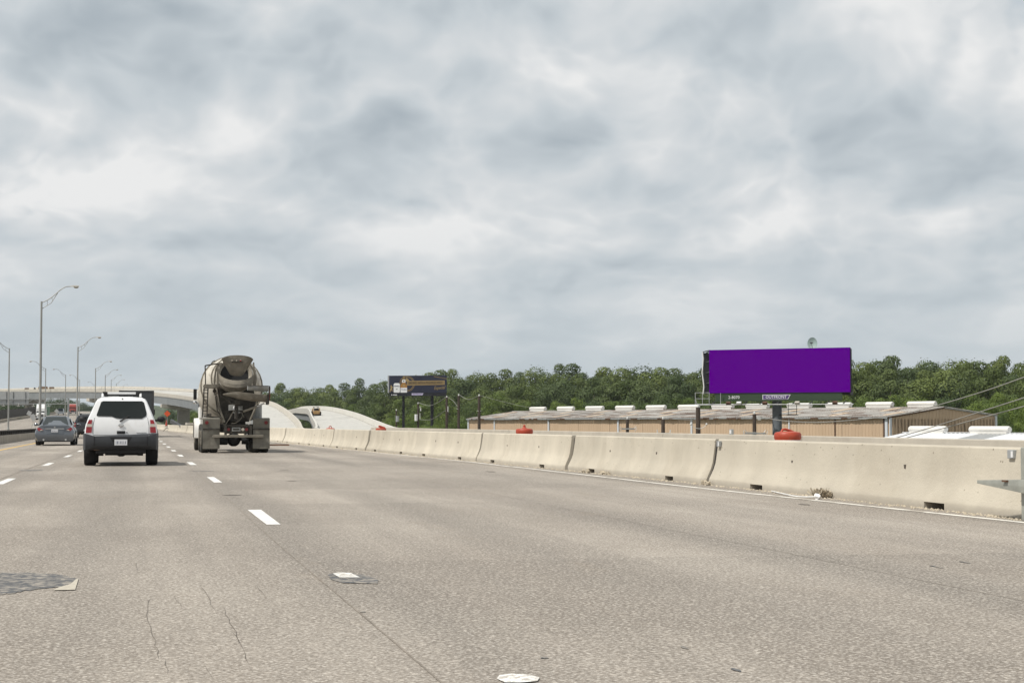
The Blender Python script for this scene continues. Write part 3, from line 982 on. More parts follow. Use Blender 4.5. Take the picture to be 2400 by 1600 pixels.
def wheel(t, x, y, r, w, tyre='rubber', rimm='rim', side=1):
    pr = [(r * .60, -w / 2 + .01), (r * .93, -w / 2), (r, -w / 2 + .035), (r, w / 2 - .035), (r * .93, w / 2), (r * .60, w / 2 - .01)]
    o = MB().lathe(pr, 28, (x, y, r), 'X').build('wheel', tyre, t, 40)
    xo = x + side * (w / 2 - .012)
    mm = MB().lathe([(r * .60, 0), (r * .58, side * .012), (r * .15, side * .004), (r * .12, side * .02)], 20, (xo, y, r), 'X')
    for k in range(6):
        a = k * math.pi / 3
        mm.bar((xo + side * .012, y + math.cos(a) * r * .1, r + math.sin(a) * r * .1), (xo + side * .012, y + math.cos(a) * r * .56, r + math.sin(a) * r * .56), .02, .07)
    mm.build('rim', rimm, o, 40)
    return o


def body_loft(t, rings, paint, name='body', ang=28):
    """rings: right-half point lists (x, y, z) bottom to top; mirrored, ends closed strip by strip"""
    full = [r + [(-p[0], p[1], p[2]) for p in reversed(r)] for r in rings]
    mm = MB().loft(full, False, False)
    n = len(full[0])
    k = (len(full) - 1) * n
    for b in (0, k):
        mm.f += [(b + i, b + i + 1, b + n - 2 - i, b + n - 1 - i) for i in range(n // 2 - 1)]
    return mm.build(name, paint, t, ang)


def offset_poly(mm, pts, n, thick=.012):
    n = Vector(n).normalized()
    return mm.prism([Vector(p) + n * thick for p in pts], -n * thick * 2)


def plate_marks(pl, x, y, z):
    # the number is a blur at this distance: dark strokes of the right height
    mm = MB()
    for k, (w, sl) in enumerate(((.022, .1), (.03, 0), (.026, -.1), (.03, 0), (.028, .1), (.024, -.1), (.028, 0))):
        xx = x - .115 + k * .038
        mm.bar((xx, y, z - .034), (xx + sl * .1, y, z + .034), w * .45, .003)
    mm.build('plate_number', 'ink', pl)


def make_suv(label, paint, loc, rz, detail=True, scale=(1, 1, 1), rack='car_white', glass='glass_dark'):
    t = thing('sport_utility_vehicle', label, 'SUV', loc, rz)
    t.scale = scale
    RT = [(.3, -.875), (.8, -.90), (1.0, -.885), (1.2, -.83), (1.45, -.70), (1.72, -.55)]
    half = [(.60, .44), (.84, .46), (.880, .62), (.880, .82), (.862, .98), (.800, 1.17), (.750, 1.29), (.628, 1.58), (.585, 1.65), (.49, 1.695), (.2, 1.715)]
    hood = [(.82, 1.05), (.79, 1.08), (.72, 1.095), (.6, 1.105), (.45, 1.115), (.2, 1.12)]
    rear = [(x * .955, lerp_table(RT, z), z - (.02 if z > 1.66 else 0)) for x, z in half]
    rear1 = [(x * .99, lerp_table(RT, z) + .04, z) for x, z in half]
    rear2 = [(x, lerp_table(RT, z) + .12, z) for x, z in half]
    full = lambda y: [(x, y, z) for x, z in half]
    low = lambda y, k=1.0, dz=0.0: [(x * k, y, z) for x, z in half[:5]] + [(x * k, y, z + dz) for x, z in hood]
    body_loft(t, [rear, rear1, rear2, full(.5), full(1.55), low(2.4), low(3.2, .99, -.03), low(3.45, .95, -.10), low(3.55, .88, -.22)], paint)
    # rear glass with its stepped lower edge, side glass
    g = MB()
    pr = lambda pts, off: [(x, lerp_table(RT, z) - off, z) for x, z in pts]
    poly = [(-.595, 1.255), (-.57, 1.232), (-.23, 1.225), (-.13, 1.185), (-.06, 1.172), (.50, 1.172), (.60, 1.235), (.612, 1.30), (.545, 1.57), (.50, 1.605), (-.44, 1.605), (-.49, 1.58)]
    g.add(pr(poly, .016) + pr(poly, -.03), [tuple(range(12))] + [(i, (i + 1) % 12, 12 + (i + 1) % 12, 12 + i) for i in range(12)])
    rg_ = g.build('rear_window', glass, t)
    for s in (-1, 1):
        for a, b in ((-.45, .42), (.50, 1.35), (1.42, 1.95)):
            zt = 1.56 if b < 1.5 else 1.30
            pts = [(s * .793, a, 1.20), (s * .793, b + (.0 if b < 1.5 else .1), 1.20), (s * .640, b - (.0 if b < 1.5 else .35), 1.56), (s * .640, a + .05, 1.56)]
            offset_poly(MB(), pts, (s, 0, .4), .010).build('side_window', glass, t)
        # tail lamp: red above and below a clear band
        x0, x1 = s * .675, s * .80
        lm = MB()
        for z0, z1, w0, w1 in ((.82, .965, .845, .835), (1.04, 1.14, .815, .775)):
            lm.add(pr([(s * .705, z0), (s * w0, z0), (s * w1, z1), (s * .695, z1)], .02) + pr([(s * .705, z0), (s * w0, z0), (s * w1, z1), (s * .695, z1)], -.05),
                   [(0, 1, 2, 3)] + [(i, (i + 1) % 4, 4 + (i + 1) % 4, 4 + i) for i in range(4)])
        lm.build('tail_lamp', 'red_lens', t)
        lq = [(s * .70, .968), (s * .833, .968), (s * .817, 1.037), (s * .697, 1.037)]
        MB().add(pr(lq, .018) + pr(lq, -.05), [(0, 1, 2, 3)] + [(i, (i + 1) % 4, 4 + (i + 1) % 4, 4 + i) for i in range(4)]).build('reversing_lamp', 'clear_lens', t)
        # mirror
        mi = MB().blob((s * 1.0, 1.72, 1.16), (.105, .07, .085), 10, 8).build('wing_mirror', 'black', t, 60)
        MB().bar((s * .80, 1.75, 1.12), (s * .95, 1.74, 1.13), .05).build('mirror_arm', 'black', mi)
        for y in (0.0, 2.62):
            wheel(t, s * .755, y, .37, .285, side=s)
            a = MB()
            rings = []
            for k in range(11):
                th = math.pi * k / 10
                cy, cz = y + math.cos(th) * .47, .37 + math.sin(th) * .45
                dy, dz = math.cos(th) * .09, math.sin(th) * .09
                rings.append([(s * .84, cy, cz), (s * .905, cy, cz), (s * .885, cy + dy, cz + dz), (s * .84, cy + dy, cz + dz)])
            a.loft(rings).build('wheel_arch', 'plastic_grey', t, 40)
    # rear bumper wrapped round the corners, with the plate recess
    prof = [(-.905, -.52, .0), (-.905, -.80, .0), (-.85, -.955, .0), (-.62, -1.0, .0), (.62, -1.0, .0), (.85, -.955, .0), (.905, -.80, .0), (.905, -.52, .0)]
    zs = [(.42, .93), (.50, .985), (.62, 1.0), (.715, 1.0), (.735, .985)]
    mm = MB()
    rings = []
    for z, k in zs:
        rings.append([(x * (1 if abs(x) < .9 else k / k), -.52 + (y + .52) * k, z + (.07 if abs(x) > .7 and z > .7 else 0) + (.06 if z < .45 and abs(x) < .7 else (-.02 if z < .45 else 0))) for x, y, _ in prof] + [(.80, -.52, z), (-.80, -.52, z)])
    bp = mm.loft(rings).build('rear_bumper', 'plastic_grey', t, 32)
    MB().add([(-.27, -1.004, .715), (.27, -1.004, .715), (.14, -1.004, .50), (-.14, -1.004, .50), (-.27, -1.02, .72), (.27, -1.02, .72)], [(0, 1, 2, 3)]).build('plate_recess', 'black', bp)
    for s in (-1, 1):
        MB().bar((s * .635, -1.0, .50), (s * .635, -1.0, .735), .014).build('bumper_seam', 'black', bp)
        MB().loft([[(s * .66, y, .752), (s * .84, y + .05, .81), (s * .84, y + .05, .80), (s * .66, y, .74)] for y in (-.985, -.88)]).build('bumper_step', 'car_white', bp)
    pl = MB().box((0, -1.016, .585), (.305, .012, .145)).build('licence_plate', 'plate', t, None, .004)
    plate_marks(pl, 0, -1.0225, .58)
    if detail:
        # wiper, handle, emblem, badge, seams
        MB().tube([(-.03, -.872, 1.10), (.05, -.862, 1.15), (.19, -.845, 1.235)], [.022, .016, .010], 6).build('wiper', 'black', t, 50)
        MB().box((0, -.903, .83), (.20, .03, .075)).build('tailgate_handle', 'black', t, None, .012)
        ring = [(.055 * math.cos(a * math.pi / 8), -.905, 1.005 + .038 * math.sin(a * math.pi / 8)) for a in range(17)]
        MB().tube(ring, .009, 5, False).box((0, -.907, 1.005), (.14, .012, .022)).build('emblem', 'chrome', t, 60)
        MB().box((.49, -.903, .825), (.24, .010, .020)).build('badge', 'chrome', t)
        sm = MB()
        for s in (-1, 1):
            sm.bar((s * .672, -.902, .79), (s * .672, -.885, 1.00), .008).bar((s * .672, -.885, 1.0), (s * .635, -.83, 1.19), .008)
        sm.bar((-.66, -.907, .765), (.66, -.907, .765), .008)
        sm.build('tailgate_seam', 'plastic_grey', t)
        MB().box((.14, -.903, .83), (.022, .02, .022)).build('lock', 'black', t)
        MB().box((.02, -.585, 1.665), (.03, .03, .02)).build('camera_lens', 'black', t)
    # roof rack
    rk = thing_part = MB().tube([(-.46, -.42, 1.70), (-.46, -.36, 1.78), (-.46, 1.0, 1.80), (-.46, 1.2, 1.70)], .030, 8).tube([(.46, -.42, 1.70), (.46, -.36, 1.78), (.46, 1.0, 1.80), (.46, 1.2, 1.70)], .030, 8).build('roof_rack', rack, t, 60)
    MB().box((0, -.30, 1.805), (.70, .13, .055)).build('cross_bar', rack, rk, None, .012)
    ft = MB()
    for s in (-1, 1):
        ft.box((s * .405, -.30, 1.79), (.12, .14, .10)).box((s * .405, .7, 1.79), (.12, .14, .10))
    ft.box((0, .7, 1.80), (.7, .08, .04)).span(-.42, .42, -.36, -.28, 1.735, 1.765)
    ft.build('rack_mount', 'black', rk, None, .01)
    # what hangs below
    MB().span(-.60, .60, -.80, 3.3, .30, .47).build('underbody', 'black', t, None, .03)
    MB().cyl((-.38, -.62, .36), (.42, -.62, .36), .10, 12).build('muffler', 'black', t, 50)
    MB().cyl((-.62, 0, .36), (.62, 0, .36), .045, 10).blob((0, 0, .34), (.14, .14, .13), 12, 8).box((-.5, -.05, .27), (.14, .12, .06)).box((.47, -.05, .27), (.14, .12, .06)).build('axle', 'black', t, 50)
    MB().tube([(-.64, -.86, .42), (-.5, -.80, .43), (-.38, -.7, .44)], .035, 8).build('exhaust_pipe', 'copper', t, 50)
    return t


q0, q1 = at_z(199, 1090), at_z(368, 1090)
make_suv('white boxy SUV with roof rack driving in the middle lane', 'car_white', ((q0.x + q1.x) / 2, (q0.y + q1.y) / 2 + .15, 0), 0)
q0 = at_z(168, 1026)
make_suv('black SUV with silver roof rails half hidden behind the grey sedan', 'car_black', (q0.x + 1.0, q0.y, 0), 0, True, (1.0, 1.0, .93), 'chrome', 'glass_dark')


def make_sedan(loc, rz):
    t = thing('sedan', 'dark grey four-door sedan driving in the left lane', 'car', loc, rz)
    low = [(.60, .22), (.80, .20), (.885, .34), (.905, .52), (.895, .66), (.83, .80)]
    trunk = [(.73, .90), (.66, .93), (.55, .945), (.3, .955), (.1, .957)]
    roof = [(.74, .98), (.63, 1.22), (.555, 1.33), (.40, 1.385), (.12, 1.40)]
    hood = [(.76, .86), (.70, .89), (.58, .91), (.35, .93), (.1, .935)]
    st = lambda y, up, k=1.0, f=None: [((x * k), y + (f(z) if f else 0), z) for x, z in low + up]
    rf = lambda z: lerp_table([(.2, .06), (.45, -.02), (.60, .0), (.80, .05), (.86, .03), (.96, .05)], z)
    body_loft(t, [st(-1.02, trunk, .93, rf), st(-.96, trunk, .975, rf), st(-.84, trunk, 1.0, rf), st(-.40, trunk), st(.45, roof), st(1.25, roof), st(2.2, hood), st(3.4, hood, .97), st(3.7, hood, .88)], 'car_grey')
    offset_poly(MB(), [(-.585, -.31, .975), (.585, -.31, .975), (.46, .34, 1.335), (-.46, .34, 1.335)], (0, -.5, .85), .016).build('rear_window', 'glass_sedan', t)
    for s in (-1, 1):
        for pts in ([(s * .755, -.05, .985), (s * .755, .62, .985), (s * .625, .60, 1.28), (s * .64, .40, 1.25)], [(s * .755, .70, .985), (s * .755, 1.75, .985), (s * .62, 1.30, 1.28), (s * .62, .70, 1.28)]):
            offset_poly(MB(), pts, (s, 0, .45), .012).build('side_window', 'glass_dark', t)
        lp = [(s * .50, -1.00, .72), (s * .66, -1.00, .68), (s * .79, -.955, .70), (s * .80, -.93, .79), (s * .72, -.955, .845), (s * .60, -.98, .78)]
        offset_poly(MB(), lp, (s * .2, -1, .1), .03).build('tail_lamp', 'red_lens', t)
        lp = [(s * .52, -1.035, .725), (s * .65, -1.035, .69), (s * .68, -1.03, .71), (s * .60, -1.02, .745)]
        offset_poly(MB(), lp, (0, -1, 0), .012).build('reversing_lamp', 'clear_lens', t)
        mi = MB().blob((s * .99, 1.55, .98), (.10, .07, .07), 10, 8).build('wing_mirror', 'car_grey', t, 60)
        MB().bar((s * .80, 1.55, .95), (s * .95, 1.55, .96), .04).build('mirror_arm', 'black', mi)
        for y in (0, 2.78):
            wheel(t, s * .79, y, .325, .225, side=s)
            rings = []
            for k in range(11):
                th = math.pi * k / 10
                cy, cz = y + math.cos(th) * .35, .325 + math.sin(th) * .35
                rings.append([(s * .85, cy, cz), (s * .912, cy, cz), (s * .90, cy + math.cos(th) * .03, cz + math.sin(th) * .03), (s * .85, cy + math.cos(th) * .03, cz + math.sin(th) * .03)])
            MB().loft(rings).build('wheel_arch', 'black', t, 40)
    MB().box((0, -1.045, .885), (.98, .05, .028)).build('spoiler_lip', 'car_grey', t, None, .01)
    lid = MB()
    lid.add([(-.52, -1.025, .855), (.52, -1.025, .855), (.36, -1.04, .56), (-.36, -1.04, .56), (-.52, -.99, .855), (.52, -.99, .855), (.36, -.99, .56), (-.36, -.99, .56)], [(0, 1, 2, 3), (0, 4, 5, 1), (1, 5, 6, 2), (2, 6, 7, 3), (3, 7, 4, 0)])
    lid.build('boot_lid', 'car_grey', t)
    MB().box((0, -1.045, .785), (.86, .03, .035)).build('chrome_strip', 'chrome', t, None, .008)
    MB().blob((0, -1.05, .86), (.05, .02, .035), 10, 6).build('emblem', 'chrome', t, 60)
    pl = MB().box((0, -1.05, .69), (.30, .014, .135)).build('licence_plate', 'plate', t, None, .004)
    plate_marks(pl, 0, -1.0575, .685)
    MB().span(-.70, .70, -.94, 3.4, .17, .27).build('underbody', 'black', t)
    for s in (-1, 1):
        MB().cyl((s * .5, -1.0, .27), (s * .5, -.8, .27), .045, 10).build('exhaust_pipe', 'chrome', t, 50)
    MB().box((0, .55, 1.405), (.03, .10, .035)).build('antenna', 'car_grey', t, None, .01)
    return t


q0, q1 = at_z(87, 1043), at_z(173, 1043)
make_sedan(((q0.x + q1.x) / 2, (q0.y + q1.y) / 2 + .1, 0), 0)

# ------------------------------------------------------------------ concrete mixer truck


def make_mixer(loc, rz):
    t = thing('concrete_mixer_truck', 'dusty white concrete mixer truck driving in the right lane', 'truck', loc, rz)
    # drum: axis tipped up towards the rear
    ax = Vector((0, math.cos(R(13)), -math.sin(R(13))))
    dn = Vector((0, math.sin(R(13)), math.cos(R(13))))
    c0 = Vector((0, .05, 2.80))
    prof = [(.50, .25), (.60, .0), (.64, .03), (.66, .25), (.84, .8), (1.03, 1.4), (1.14, 2.0), (1.17, 2.5), (1.16, 3.2), (1.05, 3.9), (.70, 4.5), (.25, 4.7)]
    n = 36
    rings = [[c0 + ax * s + (Vector((1, 0, 0)) * math.cos(2 * math.pi * k / n) + dn * math.sin(2 * math.pi * k / n)) * r for k in range(n)] for r, s in prof]
    dr = MB().loft(rings, False, True).build('drum', 'mixer_white', t, 40)
    MB().add([c0 + ax * .24 + (Vector((1, 0, 0)) * math.cos(2 * math.pi * k / 20) + dn * math.sin(2 * math.pi * k / 20)) * .52 for k in range(20)], [tuple(range(20))]).build('drum_mouth', 'black', dr)
    for s, r in ((.62, .80), (1.75, 1.115)):
        pts = [c0 + ax * s + (Vector((1, 0, 0)) * math.cos(2 * math.pi * k / 32) + dn * math.sin(2 * math.pi * k / 32)) * r for k in range(33)]
        MB().tube(pts, .028, 6, False).build('drum_ring', 'mixer_dusty', dr, 60)

    def curved(rows, name, mt, th=.03, nn=13):
        """rows: (cx, halfwidth, z, arch, y, bulge)"""
        mm = MB()
        A, B = [], []
        for cx, hw, z, arch, y, bul in rows:
            ra, rb_ = [], []
            for k in range(nn):
                u = -1 + 2 * k / (nn - 1)
                px_, pz, py_ = cx + hw * math.sin(u * math.pi / 2 * .9) / math.sin(math.pi / 2 * .9), z + arch * (1 - u * u), y - bul * (1 - abs(u) ** 2.2)
                ra.append((px_, py_, pz)); rb_.append((px_ * .985, py_ + th, pz - th * .2))
            A.append(ra); B.append(rb_)
        for i in range(len(A) - 1):
            for k in range(nn - 1):
                mm.add([A[i][k], A[i][k + 1], A[i + 1][k + 1], A[i + 1][k]], [(0, 1, 2, 3)])
                mm.add([B[i][k], B[i][k + 1], B[i + 1][k + 1], B[i + 1][k]], [(0, 3, 2, 1)])
        for k in range(nn - 1):
            for E, Q in ((A[0], B[0]), (A[-1], B[-1])):
                mm.add([E[k], E[k + 1], Q[k + 1], Q[k]], [(0, 1, 2, 3)])
        for k in (0, nn - 1):
            for i in range(len(A) - 1):
                mm.add([A[i][k], A[i + 1][k], B[i + 1][k], B[i][k]], [(0, 1, 2, 3)])
        o = mm.build(name, mt, t, 40)
        return o
    hop = curved([(.03, .56, 3.30, .15, -.72, .05), (.035, .47, 3.15, .10, -.60, .16), (.04, .36, 2.97, .0, -.46, .22), (.04, .25, 2.80, -.08, -.30, .20)], 'charge_hopper', 'mixer_dusty')
    MB().box((.02, -.79, 3.20), (.40, .03, .03)).build('hopper_rib', 'mixer_dark', hop)
    for x in (-.16, .0, .14):
        MB().blob((x, -.80, 3.25), .025, 8, 6).build('marker_lamp', 'red_lens' if x > .1 else 'clear_lens', hop, 60)
    curved([(.03, .64, 2.88, -.32, -.20, .42), (.03, .63, 2.72, -.30, -.20, .50), (.03, .60, 2.52, -.22, -.22, .48), (.03, .40, 2.30, -.12, -.20, .30)], 'collection_hopper', 'mixer_dusty')
    # hopper frame on both sides
    MB().bar((-.62, -.18, 2.30), (-.62, -.18, 3.02), .06, .09).bar((-.62, -.18, 3.02), (-.48, -.2, 3.20), .06).tube(catmull([(-.70, .1, 2.05), (-.72, .1, 2.5), (-.66, .05, 3.0), (-.52, 0, 3.2)], 3), .035, 6).build('hopper_frame', 'mixer_dusty', t)
    MB().bar((.66, -.18, 2.30), (.68, -.18, 2.95), .06, .09).bar((.67, -.16, 2.86), (.64, -.16, 3.22), .07, .05).bar((.66, -.18, 2.9), (.50, -.2, 3.16), .045).build('hopper_frame', 'mixer_dusty', t)
    # pedestal below the drum mouth
    MB().prism([(-.63, .1, 2.46), (.62, .1, 2.42), (.78, .1, 1.86), (.52, .1, 1.10), (-.36, .1, 1.10), (-.52, .1, 1.75)], (0, .32, 0)).build('pedestal', 'mixer_dark', t, None, .02)
    MB().tube([(-.66, -.02, 2.02), (-.60, -.05, 1.72), (-.36, -.08, 1.08)], .045, 8).tube([(.80, .0, 1.75), (.55, -.04, 1.15)], .04, 8).bar((-.62, .02, 2.42), (-.18, .0, 2.16), .05).bar((.6, .02, 2.4), (.15, 0, 2.2), .05).build('pedestal_brace', 'mixer_dusty', t, 50)
    # chute: half pipe swung to the right, with an extension piece lying in it

    def trough(stations, name, mt):
        nn = 11
        A = [[(c[0], c[1] + r * math.cos(math.pi * k / (nn - 1)), c[2] - r * 0.95 * math.sin(math.pi * k / (nn - 1))) for k in range(nn)] for c, r in stations]
        Bq = [[(c[0], c[1] + (r - .02) * math.cos(math.pi * k / (nn - 1)), c[2] - (r - .02) * .95 * math.sin(math.pi * k / (nn - 1)) + .006) for k in range(nn)] for c, r in stations]
        rings = [a + list(reversed(b)) for a, b in zip(A, Bq)]
        return MB().loft(rings).build(name, mt, t, 40)
    ch = trough([((-.46, -.62, 2.08), .05), ((-.22, -.72, 2.12), .14), ((.05, -.80, 2.14), .25), ((.55, -.82, 2.09), .28), ((1.06, -.82, 2.04), .27)], 'chute', 'mixer_dusty')
    MB().box((1.08, -.82, 1.88), (.05, .60, .35)).bar((1.10, -1.05, 1.72), (1.14, -1.05, 2.36), .05).build('chute_end_plate', 'mixer_dark', ch)
    MB().bar((1.145, -1.06, 1.85), (1.165, -1.06, 2.30), .016).build('red_edge', 'red_lens', ch)
    trough([((.38, -.92, 2.36), .17), ((.75, -.92, 2.36), .19), ((1.10, -.92, 2.35), .19)], 'chute_extension', 'mixer_grey')
    MB().bar((.38, -1.09, 2.37), (1.12, -1.11, 2.36), .02).build('extension_rim', 'mixer_dark', t)
    MB().cyl((.25, -.70, 1.46), (.72, -.78, 1.64), .042, 10).cyl((.72, -.78, 1.64), (.98, -.82, 1.75), .024, 8).build('chute_cylinder', 'mixer_dusty', t, 60)
    MB().cyl((.72, -.79, 1.642), (.98, -.83, 1.755), .026, 8).build('cylinder_rod', 'chrome', t, 60)
    MB().bar((-.42, -.60, 2.06), (-.05, -.70, 1.80), .06).bar((-.10, -.72, 1.86), (.10, -.72, 1.74), .10, .05).box((0, -.70, 1.73), (.28, .2, .04)).cyl((.02, -.55, 1.72), (.02, -.55, 1.2), .07, 10).build('chute_pivot', 'mixer_dark', t, 40)
    jb = MB().box((-.12, -.32, 1.60), (.22, .2, .20)).box((.12, -.34, 1.58), (.26, .2, .16)).blob((.05, -.46, 1.43), (.14, .08, .05), 8, 6, .012).build('valve_block', 'mixer_grey', t, None, .015)
    MB().blob((-.02, -.45, 1.60), (.07, .03, .08), 7, 6, .02).blob((.04, -.46, 1.50), (.05, .03, .05), 7, 6, .012).build('splatter', 'print_white', jb, 50)
    hz = MB()
    for pts in ([(-.06, -.40, 1.5), (-.12, -.42, 1.36), (-.2, -.40, 1.18)], [(.18, -.42, 1.46), (.24, -.44, 1.36), (.20, -.46, 1.22), (.02, -.46, 1.06), (-.14, -.46, 1.04)], [(.22, -.42, 1.44), (.30, -.40, 1.25)], [(-.08, -.42, 1.46), (-.22, -.44, 1.2), (-.34, -.4, 1.0)]):
        hz.tube(catmull(pts, 4), .014, 6)
    hz.build('hose', 'mixer_dusty', t, 60)
    # ladder and inspection platform at the left
    ld = MB()
    ld.bar((-1.14, -.1, 1.26), (-1.08, -.1, 2.42), .045).bar((-.98, -.1, 1.30), (-.95, -.1, 2.42), .045)
    for k in range(9):
        ld.bar((-1.13, -.1, 1.36 + k * .125), (-.97, -.1, 1.36 + k * .125), .026)
    ld.bar((-1.04, -.1, 2.40), (-1.06, -.1, 3.10), .04).bar((-1.06, -.1, 3.09), (-.62, -.1, 3.17), .045).bar((-.62, -.1, 3.17), (-.58, -.1, 3.08), .04).tube([(-.86, -.1, 3.14), (-.80, -.12, 3.24), (-.72, -.1, 3.28)], .014, 5).build('ladder', 'mixer_dark', t)
    MB().span(-1.08, -.66, -.3, .3, 2.29, 2.43).build('platform', 'mixer_dusty', t, None, .01)
    MB().cyl((-.72, -.16, 2.19), (-.72, -.05, 2.19), .065, 14).build('work_lamp', 'mixer_dark', t, 50)
    MB().tube([(-.66, -.1, 2.12), (-.68, -.1, 1.95), (-.62, -.12, 1.5), (-.5, -.12, 1.3)], .02, 6).tube([(-1.1, -.2, 1.30), (-.5, -.2, 1.24)], .03, 6).box((-.9, -.22, 1.33), (.14, .12, .12)).build('side_pipe', 'mixer_dark', t, 60)
    MB().cyl((.82, .9, 1.16), (.82, .9, 1.72), .22, 18).build('water_tank', 'mixer_grey', t, 50)
    # frame, rear cross member, plate and lamps
    MB().span(-.45, -.33, -.55, 6.9, .72, 1.02).span(.33, .45, -.55, 6.9, .72, 1.02).span(-.4, .4, .2, .5, .95, 1.12).build('chassis', 'mixer_dark', t)
    rf = MB().span(-.37, .52, -.70, -.58, .68, .97).bar((-.36, -.72, .97), (-.36, -.72, .52), .09, .07).bar((.52, -.72, .97), (.52, -.72, .52), .09, .07).bar((-.38, -.72, .965), (.54, -.72, .965), .05, .05).build('rear_frame', 'mixer_dark', t)
    MB().span(-.80, .96, -.80, -.70, .545, .64).bar((-.82, -.76, .56), (-.70, -.76, .62), .07).build('rear_bumper', 'mixer_dusty', t, None, .012)
    pl = MB().box((.01, -.715, .835), (.30, .012, .135)).build('licence_plate', 'mixer_grey', rf)
    MB().bar((-.10, -.724, .835), (.12, -.724, .835), .008, .05).build('plate_number', 'mixer_dark', rf)
    for x, c in ((-.26, 'truck_lamp'), (.37, 'truck_lamp'), (.24, 'clear_lens')):
        MB().cyl((x, -.735, .83), (x, -.69, .83), .055, 14).build('tail_lamp', c, t, 50)
    # rear fenders and mud flaps
    for s, x0, x1 in ((-1, -1.15, -.56), (1, .60, 1.19)):
        fd = MB().loft([[(x0, -.66, .80), (x0, -.68, 1.20), (x0, -.45, 1.24), (x0, 2.0, 1.24), (x0, 2.0, 1.20), (x0, -.45, 1.18), (x0, -.62, 1.14), (x0, -.60, .80)],
                        [(x1, -.66, .80), (x1, -.68, 1.20), (x1, -.45, 1.24), (x1, 2.0, 1.24), (x1, 2.0, 1.20), (x1, -.45, 1.18), (x1, -.62, 1.14), (x1, -.60, .80)]]).build('rear_fender', 'mixer_flap', t)
        MB().bar((x0, -.70, .84), (x1, -.70, .84), .03, .05).build('flap_bracket', 'mixer_dark', fd)
        fl = MB()
        rows = []
        for k in range(7):
            z = .82 - .67 * k / 6
            rows.append([(x0 + (x1 - x0) * u / 4, -.69 - .02 * math.sin(k * .9 + u) - .015 * k / 6, z) for u in range(5)] + [(x0 + (x1 - x0) * u / 4, -.672 - .02 * math.sin(k * .9 + u) - .015 * k / 6, z) for u in range(4, -1, -1)])
        fl.loft(rows).build('mud_flap', 'mixer_flap', t, 50)
        xl = (x0 + x1) / 2 + (-.16 if s < 0 else .16)
        MB().cyl((xl, -.715, 1.07), (xl, -.66, 1.07), .062, 16).build('tail_lamp', 'truck_lamp', t, 50)
        for y in (0, 1.36):
            for xx in (.735, 1.05):
                wheel(t, s * xx, y, .51, .27, 'tyre_dusty', 'mixer_dusty', s)
        wheel(t, s * 1.0, 5.75, .52, .32, 'tyre_dusty', 'mixer_dusty', s)
        # front fender: white curved guard over the steer wheel
        rings = []
        for k in range(9):
            th = math.pi * (1.0 - k / 8)
            rings.append([(s * .80, 5.75 + math.cos(th) * -.68 * -1, .50 + math.sin(th) * .76 + (.0 if k not in (0, 8) else -.02)), (s * 1.18, 5.75 + math.cos(th) * .68, .50 + math.sin(th) * .74), (s * 1.19, 5.75 + math.cos(th) * .64, .47 + math.sin(th) * .66), (s * .80, 5.75 + math.cos(th) * .64, .47 + math.sin(th) * .68)])
        MB().loft(rings).build('front_fender', 'fender_white', t, 40)
        mi = MB().box((s * 1.13, 6.15, 2.18), (.13, .10, .42)).build('wing_mirror', 'black', t, None, .03)
        MB().bar((s * .88, 6.15, 1.80), (s * 1.12, 6.15, 1.86), .05).blob((s * 1.13, 6.15, 1.87), (.09, .08, .07), 10, 8).bar((s * .88, 6.15, 2.4), (s * 1.1, 6.15, 2.35), .03).build('mirror_bracket', 'chrome', mi, 60)
    MB().cyl((-.9, 0, .50), (.9, 0, .50), .08, 12).cyl((-.9, 1.36, .50), (.9, 1.36, .50), .08, 12).blob((-.03, -.02, .47), (.25, .25, .25), 16, 12).cyl((-.55, -.1, .42), (-.25, -.1, .42), .14, 12).cyl((.25, -.1, .42), (.5, -.1, .42), .12, 12).bar((0, 0, .5), (0, 1.36, .5), .12).build('axle', 'black', t, 50)
    # cab and bonnet ahead of the drum
    cb = MB().loft([[(x * k, y, z) for x, z in ((-.98, .95), (-1.0, 1.6), (-.93, 2.3), (-.80, 2.62), (.80, 2.62), (.93, 2.3), (1.0, 1.6), (.98, .95))] for y, k in ((4.95, .98), (5.1, 1.0), (6.35, 1.0))]).build('cab', 'fender_white', t, 35)
    MB().box((0, 4.94, 2.2), (1.1, .03, .45)).build('cab_rear_window', 'glass_dark', cb)
    for s in (-1, 1):
        offset_poly(MB(), [(s * .995, 5.3, 1.68), (s * .995, 6.15, 1.68), (s * .915, 6.0, 2.35), (s * .915, 5.3, 2.35)], (s, 0, .1), .015).build('side_window', 'glass_dark', cb)
    MB().loft([[(x * k, y, z) for x, z in ((-.62, .75), (-.66, 1.3), (-.5, 1.55), (.5, 1.55), (.66, 1.3), (.62, .75))] for y, k in ((6.36, 1.1), (7.4, .95), (7.5, .85))]).build('bonnet', 'fender_white', t, 35)
    return t


q0, q1 = at_z(470, 1061), at_z(630, 1061)
make_mixer(((q0.x + q1.x) / 2 + .02, (q0.y + q1.y) / 2 + .55, 0), R(.6))

